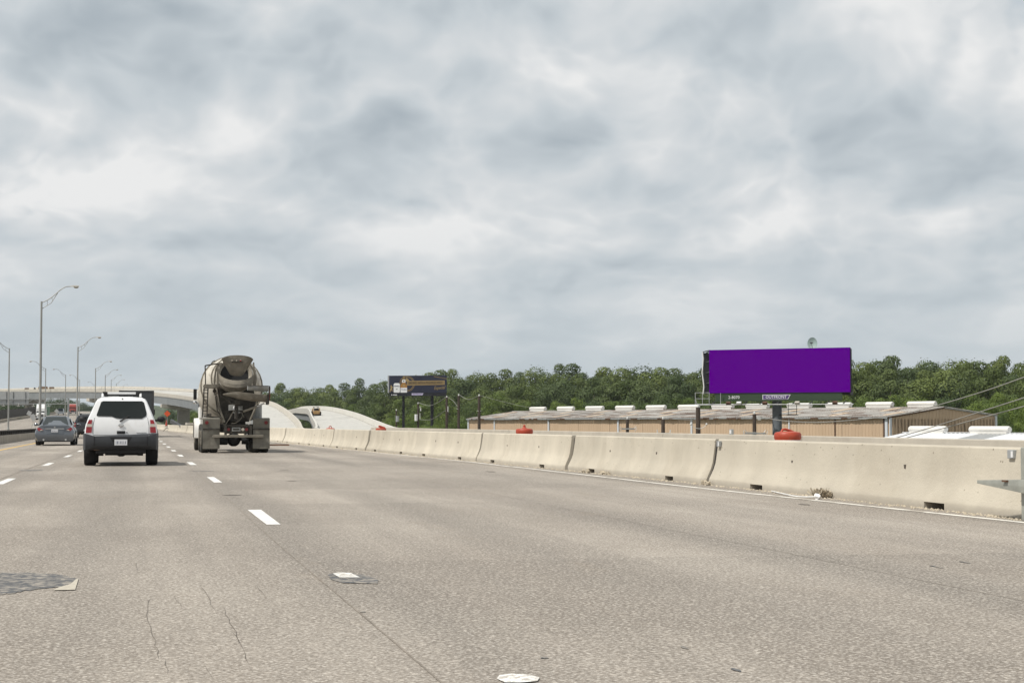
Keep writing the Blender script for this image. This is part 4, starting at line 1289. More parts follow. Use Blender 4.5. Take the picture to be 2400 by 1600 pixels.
# ------------------------------------------------------------------ dark box truck ahead of the white SUV
q = at_y(320, 915, 124)
t = thing('box_truck', 'dark grey box truck ahead, its top corner showing behind the white SUV', 'truck', (q.x, 124, 0))
hh = q.z
MB().span(-1.27, 1.27, 0, 8.5, 1.05, hh).build('cargo_box', 'truck_dark', t, None, .03)
for s in (-1, 1):
    MB().span(s * .635 - .60, s * .635 + .60, -.03, -.003, 1.15, hh - .12).build('rear_door', 'truck_dark', t, None, .01)
    MB().span(s * 1.19 - .08, s * 1.19 + .08, -.05, -.003, 1.0, hh + .005).build('corner_post', 'dark_steel', t)
    MB().tube([(s * .3, -.05, 1.2), (s * .3, -.05, hh - .2)], .02, 6).build('lock_rod', 'galv', t)
    MB().box((s * 1.36, 9.6, 1.9), (.14, .10, .45)).bar((s * 1.0, 9.6, 2.0), (s * 1.36, 9.6, 2.0), .04).build('wing_mirror', 'black', t)
    for y in (1.2, 9.4):
        wheel(t, s * 1.02, y, .48, .28, side=s)
MB().span(-1.19, 1.19, -.055, -.003, hh - .10, hh + .006).build('header_bar', 'dark_steel', t)
MB().span(-1.1, 1.1, 8.7, 10.8, .5, 2.6).build('cab', 'truck_dark', t, None, .15)
MB().span(-.45, .45, .2, 9.5, .6, 1.05).build('chassis', 'black', t)
MB().cyl((-1, 1.2, .48), (1, 1.2, .48), .07, 8).span(-1.1, 1.1, -.02, .06, .5, .62).build('rear_bumper', 'dark_steel', t)


# ------------------------------------------------------------------ oncoming traffic far off


def semi(px, y, label, cabm, boxm, w=2.5, h=3.9, x=None):
    q = at_y(px, 970, y)
    t = thing('semi_truck', label, 'truck', (q.x, y, zr(y)), math.pi)      # local +y points at the camera after the turn
    s = w / 2
    MB().loft([[(x_ * k, yy, z) for x_, z in ((-s * .96, .55), (-s * .96, 2.3), (-s * .85, 2.9 + dz), (s * .85, 2.9 + dz), (s * .96, 2.3), (s * .96, .55))] for yy, k, dz in ((-2.2, 1, h - 2.95), (-1.0, 1, h - 3.0), (-.15, .96, .0))]).build('cab', cabm, t, 35)
    MB().loft([[(x_ * k, yy, z * kz) for x_, z in ((-s * .72, .55), (-s * .72, 1.55), (-s * .55, 1.72), (s * .55, 1.72), (s * .72, 1.55), (s * .72, .55))] for yy, k, kz in ((-.2, 1, 1.02), (1.0, .95, .97), (1.3, .85, .9))]).build('bonnet', cabm, t, 35)
    offset_poly(MB(), [(-s * .85, -.13, 1.85), (s * .85, -.13, 1.85), (s * .78, -.22, 2.55), (-s * .78, -.22, 2.55)], (0, 1, .1), .02).build('windscreen', 'glass_dark', t)
    MB().span(-s * .42, s * .42, 1.28, 1.36, .75, 1.35).build('grille', 'dark_steel', t)
    MB().span(-s * .95, s * .95, 1.2, 1.42, .35, .66).build('bumper', 'chrome', t, None, .04)
    for k in (-1, 1):
        MB().span(k * s * .56 - .14, k * s * .56 + .14, 1.15, 1.30, .95, 1.15).build('headlamp', 'clear_lens', t)
        MB().span(k * s * 1.12 - .08, k * s * 1.12 + .08, -.3, -.2, 1.9, 2.5).bar((k * s * .9, -.25, 2.2), (k * s * 1.12, -.25, 2.2), .05).build('wing_mirror', 'black', t)
        wheel(t, k * s * .84, .55, .5, .3, side=k)
        wheel(t, k * s * .8, -3.2, .5, .5, side=k)
        wheel(t, k * s * .8, -14.0, .5, .5, side=k)
    MB().span(-1.28, 1.28, -16, -2.6, 1.15, h + .12).build('trailer', boxm, t, None, .03)
    MB().span(-.4, .4, -15, .9, .6, 1.14).build('chassis', 'black', t)
    return t


semi(96, 425, 'white semi truck with green trailer coming the other way behind the near lamp', 'semi_white', 'semi_green', 2.6, 4.0)
semi(170, 610, 'small red and white truck coming the other way under the flyover', 'semi_red', 'semi_white', 2.6, 3.6)
# silver van further off
q = at_y(142, 975, 560)
t = thing('van', 'small silver van coming the other way, above the grey sedan roof', 'van', (q.x, 560, zr(560)), math.pi)
MB().loft([[(x, y, z) for x, z in ((-.95, .4), (-.97, 1.2), (-.80, zt), (.80, zt), (.97, 1.2), (.95, .4))] for y, zt in ((-4.5, 2.2), (-.8, 2.2), (.0, 1.35), (.9, 1.15))]).build('body', 'car_silver', t, 35)
offset_poly(MB(), [(-.75, -.02, 1.42), (.75, -.02, 1.42), (.68, -.62, 2.05), (-.68, -.62, 2.05)], (0, .75, .6), .03).build('windscreen', 'glass_blue', t)
for s in (-1, 1):
    for y in (.2, -3.4):
        wheel(t, s * .84, y, .36, .22, side=s)
    MB().span(s * .7 - .12, s * .7 + .12, .80, .93, .72, .88).build('headlamp', 'clear_lens', t)

# ------------------------------------------------------------------ compact loader on the ramp crest
i = min(range(len(RO)), key=lambda k: abs(RO[k].y - 318))
q = at_y(741, 966, RO[i].y)
f_ = (q.x - RI[i].x) / (RO[i].x - RI[i].x)
pz = RI[i].z + (RO[i].z - RI[i].z) * f_
t = thing('skid_loader', 'small tan and black skid loader parked on the white ramp crest', 'loader', (q.x, q.y, pz), R(4))
for s in (-1, 1):
    for y in (0, 1.05):
        wheel(t, s * .76, y, .44, .34, 'rubber', 'loader_yellow', s)
    MB().bar((s * .62, -.2, 1.45), (s * .62, 1.9, .55), .12, .18).bar((s * .62, -.35, .5), (s * .62, -.2, 1.5), .14, .2).build('lift_arm', 'loader_yellow', t)
MB().span(-.55, .55, -.5, 1.5, .30, .85).build('body', 'loader_yellow', t, None, .05)
MB().span(-.4, .4, -.75, -.3, .45, 1.00).build('engine_cover', 'loader_yellow', t, None, .05)
cg = MB()
for x in (-.42, .42):
    cg.bar((x, -.2, .8), (x, -.1, 1.75), .07).bar((x, .9, .8), (x, .75, 1.75), .07).bar((x, -.1, 1.75), (x, .75, 1.75), .07)
cg.span(-.46, .46, -.15, .8, 1.72, 1.78).span(-.4, .4, -.1, .1, .85, 1.45).build('cage', 'black', t)
MB().loft([[(x, y, z) for y, z in ((1.7, .15), (2.3, .12), (2.3, .2), (1.9, .65), (1.7, .6))] for x in (-.85, .85)]).build('bucket', 'dark_steel', t)

# ================================================================== SIGNS
# overhead gantry seen from behind
q = at_y(160, 946, 402)
gx, gz_ = q.x, zr(402)
t = thing('sign_gantry', 'overhead sign gantry seen from behind with grey panel backs, under the flyover', 'gantry', (gx, 402, gz_))
zb = at_y(100, 946, 402).z - gz_
zt_ = at_y(100, 935.5, 402).z - gz_
MB().cyl((0, 0, 0), (0, 0, zt_ + .1), .26, 12).build('column', 'galv', t, 50)
MB().cyl((-46, 0, 0), (-46, 0, zt_ + .1), .26, 12).build('column', 'galv', t, 50)
tr = MB()
for yy in (-.5, .5):
    for z in (zb, zt_):
        tr.bar((-46, yy, z), (0, yy, z), .14)
    for k in range(23):
        x = -2 * k
        tr.bar((x, yy, zb if k % 2 else zt_), (x - 2, yy, zt_ if k % 2 else zb), .08)
tr.build('truss', 'galv', t)
ztop = at_y(20, 917, 402).z - gz_
x1 = at_y(67, 930, 402).x - gx
for k in range(4):
    xa, xb = x1 - 4.3 * k - 4.2, x1 - 4.3 * k
    pn = MB().span(xa, xb, .62, .68, zb - .35, ztop).build('sign_panel', 'sign_back', t)
    for xx in (xa + .7, xb - .7):
        MB().bar((xx, .57, zb - .2), (xx, .57, ztop - .1), .10).build('stiffener', 'dark_steel', pn)
for k in range(6):
    MB().box((-4.5 - k * 3.4, -1.0, zb - .55), (.7, .25, .18)).bar((-4.5 - k * 3.4, -1.0, zb - .5), (-4.5 - k * 3.4, -.5, zb), .06).build('sign_light', 'lamp_head', t)


def diamond(base, zc, half, label, m, tilt=0.0, legs=True, mback='sign_back'):
    t = thing('road_sign', label, 'sign', base)
    pts = [(half * math.cos(tilt + k * math.pi / 2), 0, zc + half * math.sin(tilt + k * math.pi / 2)) for k in range(4)]
    MB().prism(pts, (0, .03, 0)).build('sign_panel', m, t)
    MB().bar((0, .06, 0), (0, .06, zc + half * .5), .06).build('post', 'galv', t)
    if legs:
        MB().bar((0, .06, .5), (-.5, .06, 0), .05).bar((0, .06, .5), (.5, .06, 0), .05).bar((0, .06, .5), (0, -.5, 0), .05).bar((0, .06, .5), (0, .6, 0), .05).build('stand', 'dark_steel', t)
    return t


q = at_y(392, 969, 205)
diamond((q.x, 205, 0), q.z, .40, 'orange diamond road work sign under the flyover left of the mixer', 'sign_orange')
q = at_y(132.5, 963, 420)
diamond((q.x, 420, zr(420)), q.z - zr(420), .58, 'pale diamond sign back above the grey sedan', 'sign_back')
q = at_y(68.5, 968, 268)
t = thing('road_sign', 'leaning pair of pale sign backs, a diamond over a rectangle, at left', 'sign', (q.x + .6, 268, 0))
lean = Matrix.Rotation(R(-24), 3, 'Y')


def lv(x, z, y=0):
    v = lean @ Vector((x, 0, 0)) + Vector((0, y, z))
    return v


za = q.z
pts = [(-.6 + .46 * math.cos(a), 0, za + .46 * math.sin(a)) for a in (R(20), R(110), R(200), R(290))]
MB().prism(pts, (0, .03, 0)).build('sign_panel', 'sign_back', t)
zc = at_y(77, 977, 268).z
pts = [(-.30, 0, zc + .40), (.05, 0, zc + .52), (.28, 0, zc + .30), (.30, 0, zc - .55), (.10, 0, zc - .62), (-.45, 0, zc - .05)]
MB().prism(pts, (0, .03, 0)).build('sign_panel', 'sign_back', t)
MB().bar((-.75, .05, za + .1), (.35, .05, .55), .06).bar((.0, .05, .9), (-.35, .05, 0), .05).bar((.2, .05, .75), (.5, .05, 0), .05).bar((.1, .05, .8), (.1, -.5, 0), .05).build('stand', 'galv', t)

# stuff standing on the flyover
for px, w, hgt, m_, lab, nm in ((79, 1.8, .15, 'timber', 'low brown load on the flyover, left of the near lamp', 'timber_stack'), (101, 1.0, .15, 'dark_steel', 'small dark crate on the flyover, right of the near lamp', 'crate'),
                                (115, 3.4, .45, 'timber', 'long brown timber stack on the flyover between two lamps', 'timber_stack'), (149, 2.0, .25, 'timber', 'short brown timber stack on the flyover above the diamond sign', 'timber_stack')):
    k = min(range(len(FO)), key=lambda i: abs(proj_px(FO[i])[0] - px) + (1e4 if FO[i].y < 420 else 0))
    c = FO[k].lerp(FI[k], .30)
    t = thing(nm, lab, 'timber' if nm != 'crate' else 'crate', (c.x, c.y, c.z))
    for j in range(3):
        MB().span(-w / 2 + .1 * j, w / 2 - .15 * j, -.4, .4, .02 + j * (hgt + .85) / 3, (j + 1) * (hgt + .85) / 3).build('layer', m_, t, None, .02)

# work site below the flyover at the right of the lanes
rg = random.Random(21)
m = MB()
rows = []
for i in range(14):
    y = 165 + i * 14
    rows.append([(xr(y) + .7 + j * 1.6, y, -1.3 + .75 * math.sin(j * .9) * math.sin(i * .8 + j) + rg.uniform(-.25, .25) + zr(y) * .8 - (1.2 if j in (0, 7) else 0)) for j in range(8)])
m.loft(rows, closed=False)
struct(m.build('earth_mound', 'earth', smooth=30))
for k in range(16):
    y = 172 + k * 8.5
    x = xr(y) + rg.uniform(1.0, 5.0)
    mm = MB().blob((0, 0, .2), (rg.uniform(.5, 1.1), rg.uniform(.5, 1.2), rg.uniform(.3, .7)), 7, 5, .16, rg)
    o = mm.build('concrete_rubble', 'parapet' if k % 3 else 'earth', None, 20, loc=(x, y, -.55 + zr(y) * .8))
    tag(o, 'broken concrete lump on the earth heap below the flyover', 'rubble', 'rubble on the earth heap below the flyover')
a, b = at_y(402, 987, 215), at_y(426, 1003, 180)
o = MB().bar((0, 0, 0), b - a, .35, .5).build('steel_beam', 'dark_steel', None, loc=a)
tag(o, 'dark steel beam sloping down behind the far barrier', 'beam')
for px, py, lab in ((390, 991, 'small orange cone on the earth heap beside the far barrier'), (416, 1003, 'small orange cone at the foot of the dark steel beam')):
    q = at_y(px, py, 195)
    t = thing('traffic_cone', lab, 'cone', (q.x, 195, q.z - .35))
    MB().span(-.18, .18, -.18, .18, 0, .04).build('base', 'black', t)
    MB().lathe([(.14, .04), (.03, .70)], 12).build('cone', 'drum_orange', t, 40)
# low unfinished slab on short columns, seen below the pier
q = at_y(400, 995, 330)
t = thing('unfinished_slab', 'unfinished concrete slab on short columns beneath the flyover pier', 'slab', (q.x + 9, 330, -1.0))
sz = at_y(440, 990, 330).z + 1.0
MB().span(-6, 14, -6, 6, sz - .45, sz).build('slab', 'fly_wall', t)
for x in (-5, -1, 3, 7, 11):
    MB().span(x - .3, x + .3, -5.6, -5.0, -.6, sz - .45).build('column', 'pier', t)

# ================================================================== BILLBOARDS
BG = GZ


def frame_obj(name, label, cat, origin, right):
    """an empty whose local x runs along the board, local y away from the viewer"""
    r = Vector((right.x, right.y, 0)).normalized()
    return thing(name, label, cat, origin, math.atan2(r.y, r.x))


bl, br = at_d(1663, 921, 164.5), at_d(1993, 917, 158.5)
W = (br - bl).length
t = frame_obj('billboard', 'large plain purple billboard on a single grey pole', 'billboard', Vector((bl.x, bl.y, BG)), br - bl)
zb, zt_ = bl.z - BG, at_d(1663, 820, 164.5).z - BG
H_ = zt_ - zb
pn = MB().span(0, W, -.08, .10, zb, zt_).build('face_panel', 'purple', t)
MB().span(-.05, W + .02, .12, .30, zb - .05, zt_ - .02).build('backing', 'black', t)
# second face of the V, swinging back at the left
ang = R(12)
vb = Matrix.Rotation(ang, 3, 'Z')
bf = MB()
L2 = W * 1.155
pb = lambda x, z: Vector((W, .35, 0)) + (Matrix.Rotation(-ang, 3, 'Z') @ Vector((-x, 0, 0))) + Vector((0, 0, z))
for z0, z1 in ((zb, zt_ - .12),):
    bf.prism([pb(0, z0), pb(L2, z0), pb(L2, z1), pb(0, z1)], (.06, .12, 0))
bf.build('rear_face', 'board_black', t)
eb = MB()
zz = [zb + H_ * k / 6 for k in range(7)]
off = [0, -.10, -.02, .10, .02, -.04, .05]
for k in range(6):
    eb.bar(pb(L2 + off[k], zz[k]) + Vector((-.02, -.06, 0)), pb(L2 + off[k + 1], zz[k + 1]) + Vector((-.02, -.06, 0)), .20, .10)
eb.build('vinyl_edge', 'print_white', t)
fr = MB()
for z in (zb + .1, zb + H_ * .25, zb + H_ * .5, zb + H_ * .75, zt_ - .1):
    fr.bar((0, .3, z), pb(L2 * .98, z), .09)
fr.bar(pb(L2, zt_), (0, .1, zt_ - .02), .16, .07).build('frame', 'dark_steel', t)
# apron with ribs
a0, a1 = .6, W - .8
za0, za1 = zb - .82, zb - .002
ap = MB().span(a0, a1, .02, .10, za0, za1).build('apron', 'apron_green', t)
for k in range(7):
    MB().span(a0 + .01, a1 - .01, .0, .022, za0 + .06 + k * .115, za0 + .10 + k * .115).build('slat', 'apron_green', ap)
obj('lettering', text_mesh('2-8070', .42, 'print_white', ext=.01), t, (2.55, -.012, zb - .45), (R(90), 0, 0))
cx = W * .485
lg = MB()
out = [(cx - 1.42, zb - .68), (cx + 1.16, zb - .68), (cx + 1.42, zb - .20), (cx - 1.42, zb - .20)]
lg.prism([(x, -.04, z) for x, z in out], (0, .05, 0)).build('logo_plate', 'print_white', t)
inn = [(cx - 1.36, zb - .64), (cx + 1.12, zb - .64), (cx + 1.34, zb - .24), (cx - 1.36, zb - .24)]
MB().prism([(x, -.055, z) for x, z in inn], (0, .012, 0)).build('logo_plate', 'logo_purple', t)
obj('lettering', text_mesh('OUTFRONT', .40, 'print_white', ext=.01, spacing=.98), t, (cx - .03, -.07, zb - .44), (R(90), 0, 0))
# catwalk, floodlights, cage
cw = MB().span(-.9, W + .2, -1.3, -.45, za0 - .42, za0 - .34)
cw.tube([(-.9, -1.3, za0 - .36), (W + .6, -1.3, za0 - .36)], .04, 6).build('catwalk', 'galv', t)
cs = MB()
for k in range(9):
    x = .5 + k * (W - 1) / 8
    cs.bar((x, -1.3, za0 - .40), (x, .3, za0 - .05), .08)
cs.build('bracket', 'dark_steel', t)
for k, (px_, mt_) in enumerate(((1719, 'rust_dark'), (1744, 'print_white'), (1805, 'rust_dark'), (1880, 'fly_wall'), (1966, 'rust_dark'))):
    x = (px_ - 1663) / 330 * W
    fl = MB().box((x, -1.45, za0 - .22), (.46, .30, .24), Matrix.Rotation(R(25), 3, 'X')).build('floodlight', mt_, t, None, .03)
    MB().bar((x, -1.3, za0 - .38), (x, -1.42, za0 - .2), .05).build('light_arm', 'galv', fl)
cg = MB()
for x in (-1.1, -.35, .35):
    cg.bar((x, -1.2, za0 - .3), (x, -1.2, za0 + .85), .05)
for z in (za0 - .3, za0 + .25, za0 + .85):
    cg.bar((-1.1, -1.2, z), (.35, -1.2, z), .045)
    cg.bar((-1.1, -1.2, z), (-1.1, .2, z), .045)
cg.bar((-1.1, -1.2, za0 + .2), (-.9, -1.2, za0 - .3), .05).span(-1.0, .3, -1.15, .0, za0 - .34, za0 - .28)
cg.bar((1.25, -.3, za0 - .3), (1.25, -.3, za1), .05)
cg.build('cage', 'galv', t)
pxc = at_d(1814, 945, 162)
xp = (Vector((pxc.x, pxc.y, 0)) - Vector((bl.x, bl.y, 0))).length
MB().cyl((xp, 1.4, -.2), (xp, 1.4, zb + .4), .47, 20).build('pole', 'monopole', t, 60)
MB().span(.2, W - .2, .9, 1.9, zb - .25, zb + .35).build('header_beam', 'dark_steel', t)
ls = MB()
for x in (xp + 1.2, xp + 2.05):
    ls.bar((x, 1.2, za0 - 1.35), (x, 1.2, za0 - .2), .05)
for k in range(5):
    ls.bar((xp + 1.2, 1.2, za0 - 1.3 + k * .25), (xp + 2.05, 1.2, za0 - 1.3 + k * .25), .04)
ls.span(xp + .3, xp + 2.05, 1.0, 1.8, za0 - 1.40, za0 - 1.33)
ls.build('ladder_cage', 'dark_steel', t)
xd = (1902 - 1663) / 330 * W
dz = at_d(1902, 806, 162).z - BG
ds = MB()
n = 24
c = Vector((xd, .9, dz))
ds.loft([[c + Vector((.50 * r * math.cos(2 * math.pi * k / n), .16 * r * r - .16, .62 * r * math.sin(2 * math.pi * k / n))) * 1 for k in range(n)] for r in (1.0, .75, .5, .25, .02)], False, True)
dn_ = ds.build('dish_bowl', 'dish', None, 60)
t2 = thing('satellite_dish', 'pale green satellite dish standing above the top edge of the purple billboard', 'dish', (0, 0, 0))
t2.location = t.location; t2.rotation_euler = t.rotation_euler
dn_.parent = t2
for v in dn_.data.vertices:
    v.co.y = 1.8 - v.co.y
fd = MB().bar((xd, .9, dz - .45), (xd + .02, .45, dz + .05), .04).box((xd + .02, .45, dz + .06), (.26, .10, .10)).bar((xd - .3, .9, dz - .3), (xd, .45, dz + .05), .02).build('feed_horn', 'dark_steel', t2)
MB().bar((xd, 1.15, zt_ - 1.2), (xd, 1.15, dz), .12).bar((xd, 1.15, zt_ - .8), (xd, 1.5, zb + .2), .10).build('mast', 'galv', t2)

# navy advertisement on two poles
bl, br = at_d(912, 928, 330), at_d(1047, 926.5, 328)
W = (br - bl).length
t = frame_obj('billboard', 'navy blue and gold beer billboard on two black posts', 'billboard', Vector((bl.x, bl.y, BG)), br - bl)
zb = bl.z - BG
H_ = at_d(912, 880, 330).z - BG - zb
MB().span(0, W, -.08, .1, zb + .16 * H_, zb + H_).build('face_panel', 'navy', t)
MB().span(.06, W - .05, -.02, .1, zb, zb + .16 * H_ - .003).build('apron', 'board_black', t)
MB().span(-.30, -.003, -.06, .12, zb + .16 * H_, zb + H_ + .04).build('edge_strip', 'galv', t)
X = lambda u: u * W
Z = lambda v: zb + v * H_
FY = -.085


def flat(name, poly, mt, lift, parent=t):
    return MB().prism([(X(u), FY - lift, Z(v)) for u, v in poly], (0, .008, 0)).build(name, mt, parent)


def ringshape(u, v, r0, r1, a0, a1, mt, lift, n=24):
    c = [(math.cos(R(a0 + (a1 - a0) * k / n)), math.sin(R(a0 + (a1 - a0) * k / n))) for k in range(n + 1)]
    asp = H_ / W
    mm = MB()
    A = [(X(u + r0 * x * asp), FY - lift, Z(v + r0 * y)) for x, y in c]
    B = [(X(u + r1 * x * asp), FY - lift, Z(v + r1 * y)) for x, y in c]
    mm.loft([A, B], closed=False)
    return mm.build('printed_ring', mt, t)


ringshape(.315, .60, .30, .335, -105, 215, 'gold_dim', .010)
ringshape(.315, .60, .36, .385, -95, 205, 'gold_dim', .010)
flat('printed_banner', [(.31, .52), (.965, .545), (.965, .755), (.31, .74)], 'gold', .014)
flat('printed_banner', [(.32, .545), (.955, .565), (.955, .735), (.32, .72)], 'gold_dim', .018)
obj('lettering', text_mesh('BREWED WITH A FIGHTING SPIRIT', .50, 'board_black', ext=.006, spacing=.95), t, (X(.635), FY - .026, Z(.637)), (R(90), R(-.4), 0)).scale = (.93, 1.15, 1)
obj('lettering', text_mesh('Especial', .95, 'gold', ext=.006, shear=.35), t, (X(.875), FY - .02, Z(.40)), (R(90), R(-4), 0)).scale = (.75, 1, 1)
for k in range(12):
    u = .78 + k * .019
    flat('printed_bead', [(u, .93 - k * .010), (u + .013, .925 - k * .010), (u + .013, .965 - k * .010), (u, .975 - k * .010)], 'gold_dim', .012)
# can, bottle, dome and gold emblem, printed flat
flat('printed_can', [(.085, .17), (.18, .17), (.19, .22), (.19, .58), (.17, .635), (.10, .635), (.08, .58), (.08, .22)], 'print_white', .022)
flat('printed_can', [(.082, .45), (.188, .45), (.188, .50), (.082, .50)], 'sign_back', .026)
obj('lettering', text_mesh('Modelo', .34, 'logo_purple', ext=.004, shear=.2), t, (X(.134), FY - .034, Z(.50)), (R(90), 0, 0))
flat('printed_bottle', [(.20, .40), (.315, .40), (.315, .52), (.285, .64), (.278, .80), (.235, .80), (.228, .64), (.20, .52)], 'amber', .022)
flat('printed_bottle', [(.20, .17), (.315, .17), (.315, .41), (.20, .41)], 'print_white', .024)
flat('printed_bottle', [(.225, .66), (.288, .66), (.282, .80), (.232, .80)], 'print_white', .025)
flat('printed_bottle', [(.238, .801), (.276, .801), (.272, .985), (.242, .985)], 'gold_dim', .022)
flat('printed_bottle', [(.24, .47), (.275, .47), (.282, .53), (.257, .57), (.233, .53)], 'gold', .027)
obj('lettering', text_mesh('Modelo', .38, 'logo_purple', ext=.004, shear=.2), t, (X(.258), FY - .032, Z(.32)), (R(90), 0, 0))
flat('printed_mark', [(.247, .70), (.267, .70), (.270, .74), (.257, .77), (.244, .74)], 'board_black', .032)
flat('printed_mark', [(.125, .32), (.145, .32), (.150, .37), (.135, .345), (.120, .37)], 'board_black', .032)
flat('printed_dome', [(.275, .72), (.35, .72), (.35, .78), (.33, .84), (.315, .86), (.313, .96), (.307, .96), (.305, .86), (.29, .84), (.275, .78)], 'gold', .012)
flat('printed_emblem', [(.012, .20), (.03, .20), (.025, .27), (.045, .30), (.05, .22), (.06, .22), (.057, .33), (.052, .40), (.072, .42), (.075, .46), (.05, .45), (.047, .50), (.04, .54), (.027, .53), (.025, .45), (.03, .40), (.015, .31)], 'gold', .014)
nm = MB()
for k in range(6):
    nm.span(X(.04) + k * .20, X(.04) + k * .20 + (.14 if k != 1 else .10), -.035, -.022, Z(.035) if k != 1 else Z(.052), Z(.085) if k != 1 else Z(.066))
nm.build('panel_number', 'print_white', t)
flat('logo_plate', [(.395, .04), (.58, .04), (.60, .14), (.395, .14)], 'logo_pale', .004)
obj('lettering', text_mesh('OUTFRONT', .40, 'logo_purple', ext=.004), t, (X(.495), FY - .016, Z(.09)), (R(90), 0, 0)).scale = (.92, .9, 1)
for px in (944, 1011):
    x = (px - 912) / 135 * W
    MB().cyl((x, .7, -.2), (x, .7, zb + H_ * .7), .26 if px < 1000 else .32, 14).build('post', 'board_black', t, 50)
MB().span(.2, W - .2, .12, .45, zb + .1, zb + .3).span(.2, W - .2, .12, .45, zb + H_ * .6, zb + H_ * .7).build('frame', 'board_black', t)
cw = MB().span(0, W + .1, -1.0, -.3, zb - .42, zb - .36)
for k in range(8):
    x = .3 + k * (W - .6) / 7
    cw.bar((x, -1.0, zb - .4), (x, .4, zb - .02), .07)
cw.build('catwalk', 'board_black', t)

# ================================================================== WAREHOUSE
A, B = at_d(1097.7, 979.5, 262), at_d(2086, 976.9, 185)
u = (B - A); LEN = Vector((u.x, u.y, 0)).length
t = frame_obj('warehouse', 'long tan metal warehouse with a rusty roof and white ridge vents', 'building', Vector((A.x, A.y, GZ)), u)
ze = (A.z + B.z) / 2 - GZ
HW = 8.75
zrid = ze + 1.12
ze2 = at_d(2338, 972, 194).z - GZ
bays = 12
bw = LEN / bays


def rib_wall(x0, x1, z0, z1fn, pitch=.55, d=.045):
    """ribbed sheet in the local xz plane, ribs standing out towards -y"""
    mm = MB()
    n = max(1, int(round((x1 - x0) / pitch)))
    p = (x1 - x0) / n
    prof = []
    for k in range(n):
        x = x0 + k * p
        prof += [(x, 0), (x + p * .62, 0), (x + p * .70, -d), (x + p * .92, -d)]
    prof.append((x1, 0))
    mm.loft([[(x, y, z0) for x, y in prof], [(x, y, z1fn(x)) for x, y in prof]], closed=False)
    return mm


for k in range(bays):
    rib_wall(k * bw + .02, (k + 1) * bw - .02, -.2, lambda x: ze - .02).build('wall_panel', 'tan_wall', t)
gable = rib_wall(0, 2 * HW, -.2, lambda x: (ze + (zrid - ze) * x / HW if x < HW else zrid + (ze2 - zrid) * (x - HW) / HW) - .03)
for i, v in enumerate(gable.v):
    gable.v[i] = (LEN - v[1], v[0], v[2])
gable.build('gable_wall', 'tan_wall', t)
MB().span(0, LEN, .25, 2 * HW - .1, -.2, ze - .25).build('inner_wall', 'tan_wall', t)
MB().add([(0, 0, -.2), (0, 2 * HW, -.2), (0, 2 * HW, ze2), (0, HW, zrid - .03), (0, 0, ze)], [(0, 1, 2, 3, 4)]).build('gable_wall', 'tan_wall', t)
# roof, one sheet for each bay and slope, ribs down the slope
nb = 24
for k in range(nb):
    x0, x1 = k * LEN / nb - (.25 if k == 0 else 0), (k + 1) * LEN / nb + (.25 if k == nb - 1 else -.01)
    for side in (0, 1):
        mm = MB()
        n = 9
        p = (x1 - x0) / n
        prof = []
        for j in range(n):
            x = x0 + j * p
            prof += [(x, 0), (x + p * .6, 0), (x + p * .7, .05), (x + p * .9, .05)]
        prof.append((x1, 0))
        ya, za = (-.35 - rnd.uniform(0, .12), ze - .05) if side == 0 else (2 * HW + .3, ze2 - .04)
        mm.loft([[(x, ya, za + h + .02 + rnd.uniform(-.015, .015)) for x, h in prof], [(x, HW, zrid + h + .03) for x, h in prof]], closed=False)
        mm.build('roof_sheet', 'roof_rust', t)
sl = (zrid - ze + .05) / (HW + .35)
for k in range(22):
    x = 2.2 + k * (LEN - 4) / 21 + rnd.uniform(-.4, .4)
    y0_, y1_ = (rnd.uniform(.4, 1.0), rnd.uniform(3.0, 4.2)) if k % 2 else (rnd.uniform(4.2, 5.0), rnd.uniform(7.2, 8.0))
    zf = lambda y: ze - .05 + (y + .35) * sl + .115
    MB().prism([(x, y0_, zf(y0_)), (x + .85, y0_, zf(y0_)), (x + .85, y1_, zf(y1_)), (x, y1_, zf(y1_))], (0, 0, -.05)).build('skylight', 'skylight', t)
MB().bar((-.25, HW, zrid + .07), (LEN + .25, HW, zrid + .07), .5, .06).build('ridge_cap', 'roof_rust', t)
ef = MB()
for k in range(40):
    x0 = k * LEN / 40
    ef.span(x0, x0 + LEN / 40 - .05, -.42, -.36, ze - .22 + rnd.uniform(-.03, .03), ze - .04)
ef.build('fascia', 'galv', t)
for k in range(26):
    x0 = rnd.uniform(0, LEN - 2)
    MB().span(x0, x0 + rnd.uniform(.4, 2.0), -.44, -.425, ze - .24, ze - rnd.uniform(.06, .12)).build('rust_edge', 'rust_dark', t)
for s in (0, 1):
    MB().bar((LEN + .12, -.3 if s == 0 else 2 * HW + .2, (ze if s == 0 else ze2) - .06), (LEN + .12, HW, zrid - .02), .08, .22).build('rake_trim', 'galv' if s else 'rust_dark', t)
for px, w_ in ((1099, .34), (1160, .30), (1287, .34), (1450, .34), (1622, .34), (1851, .22), (2079, .40)):
    c = min((i * .05 for i in range(int(LEN / .05))), key=lambda s: abs(proj_px(A.lerp(B, s / LEN))[0] - px))
    MB().span(c - w_ / 2, c + w_ / 2, -.16, -.04, 0, ze - .2).build('downpipe', 'tan_trim', t, None, .02)
for px in (1957, 2072):
    c = min((i * .05 for i in range(int(LEN / .05))), key=lambda s: abs(proj_px(A.lerp(B, s / LEN))[0] - px))
    MB().span(c - .10, c + .10, -.07, -.04, 0, ze - .2).build('panel_joint', 'rust_dark', t)
MB().span(LEN + .04, LEN + .16, -.18, .12, 0, ze - .1).build('corner_trim', 'tan_trim', t)
MB().span(LEN + .04, LEN + .16, 2 * HW - .12, 2 * HW + .18, 0, ze2 - .1).build('corner_trim', 'tan_trim', t)
vA, vB = at_d(1232, 960, 267), at_d(2212, 954, 190)


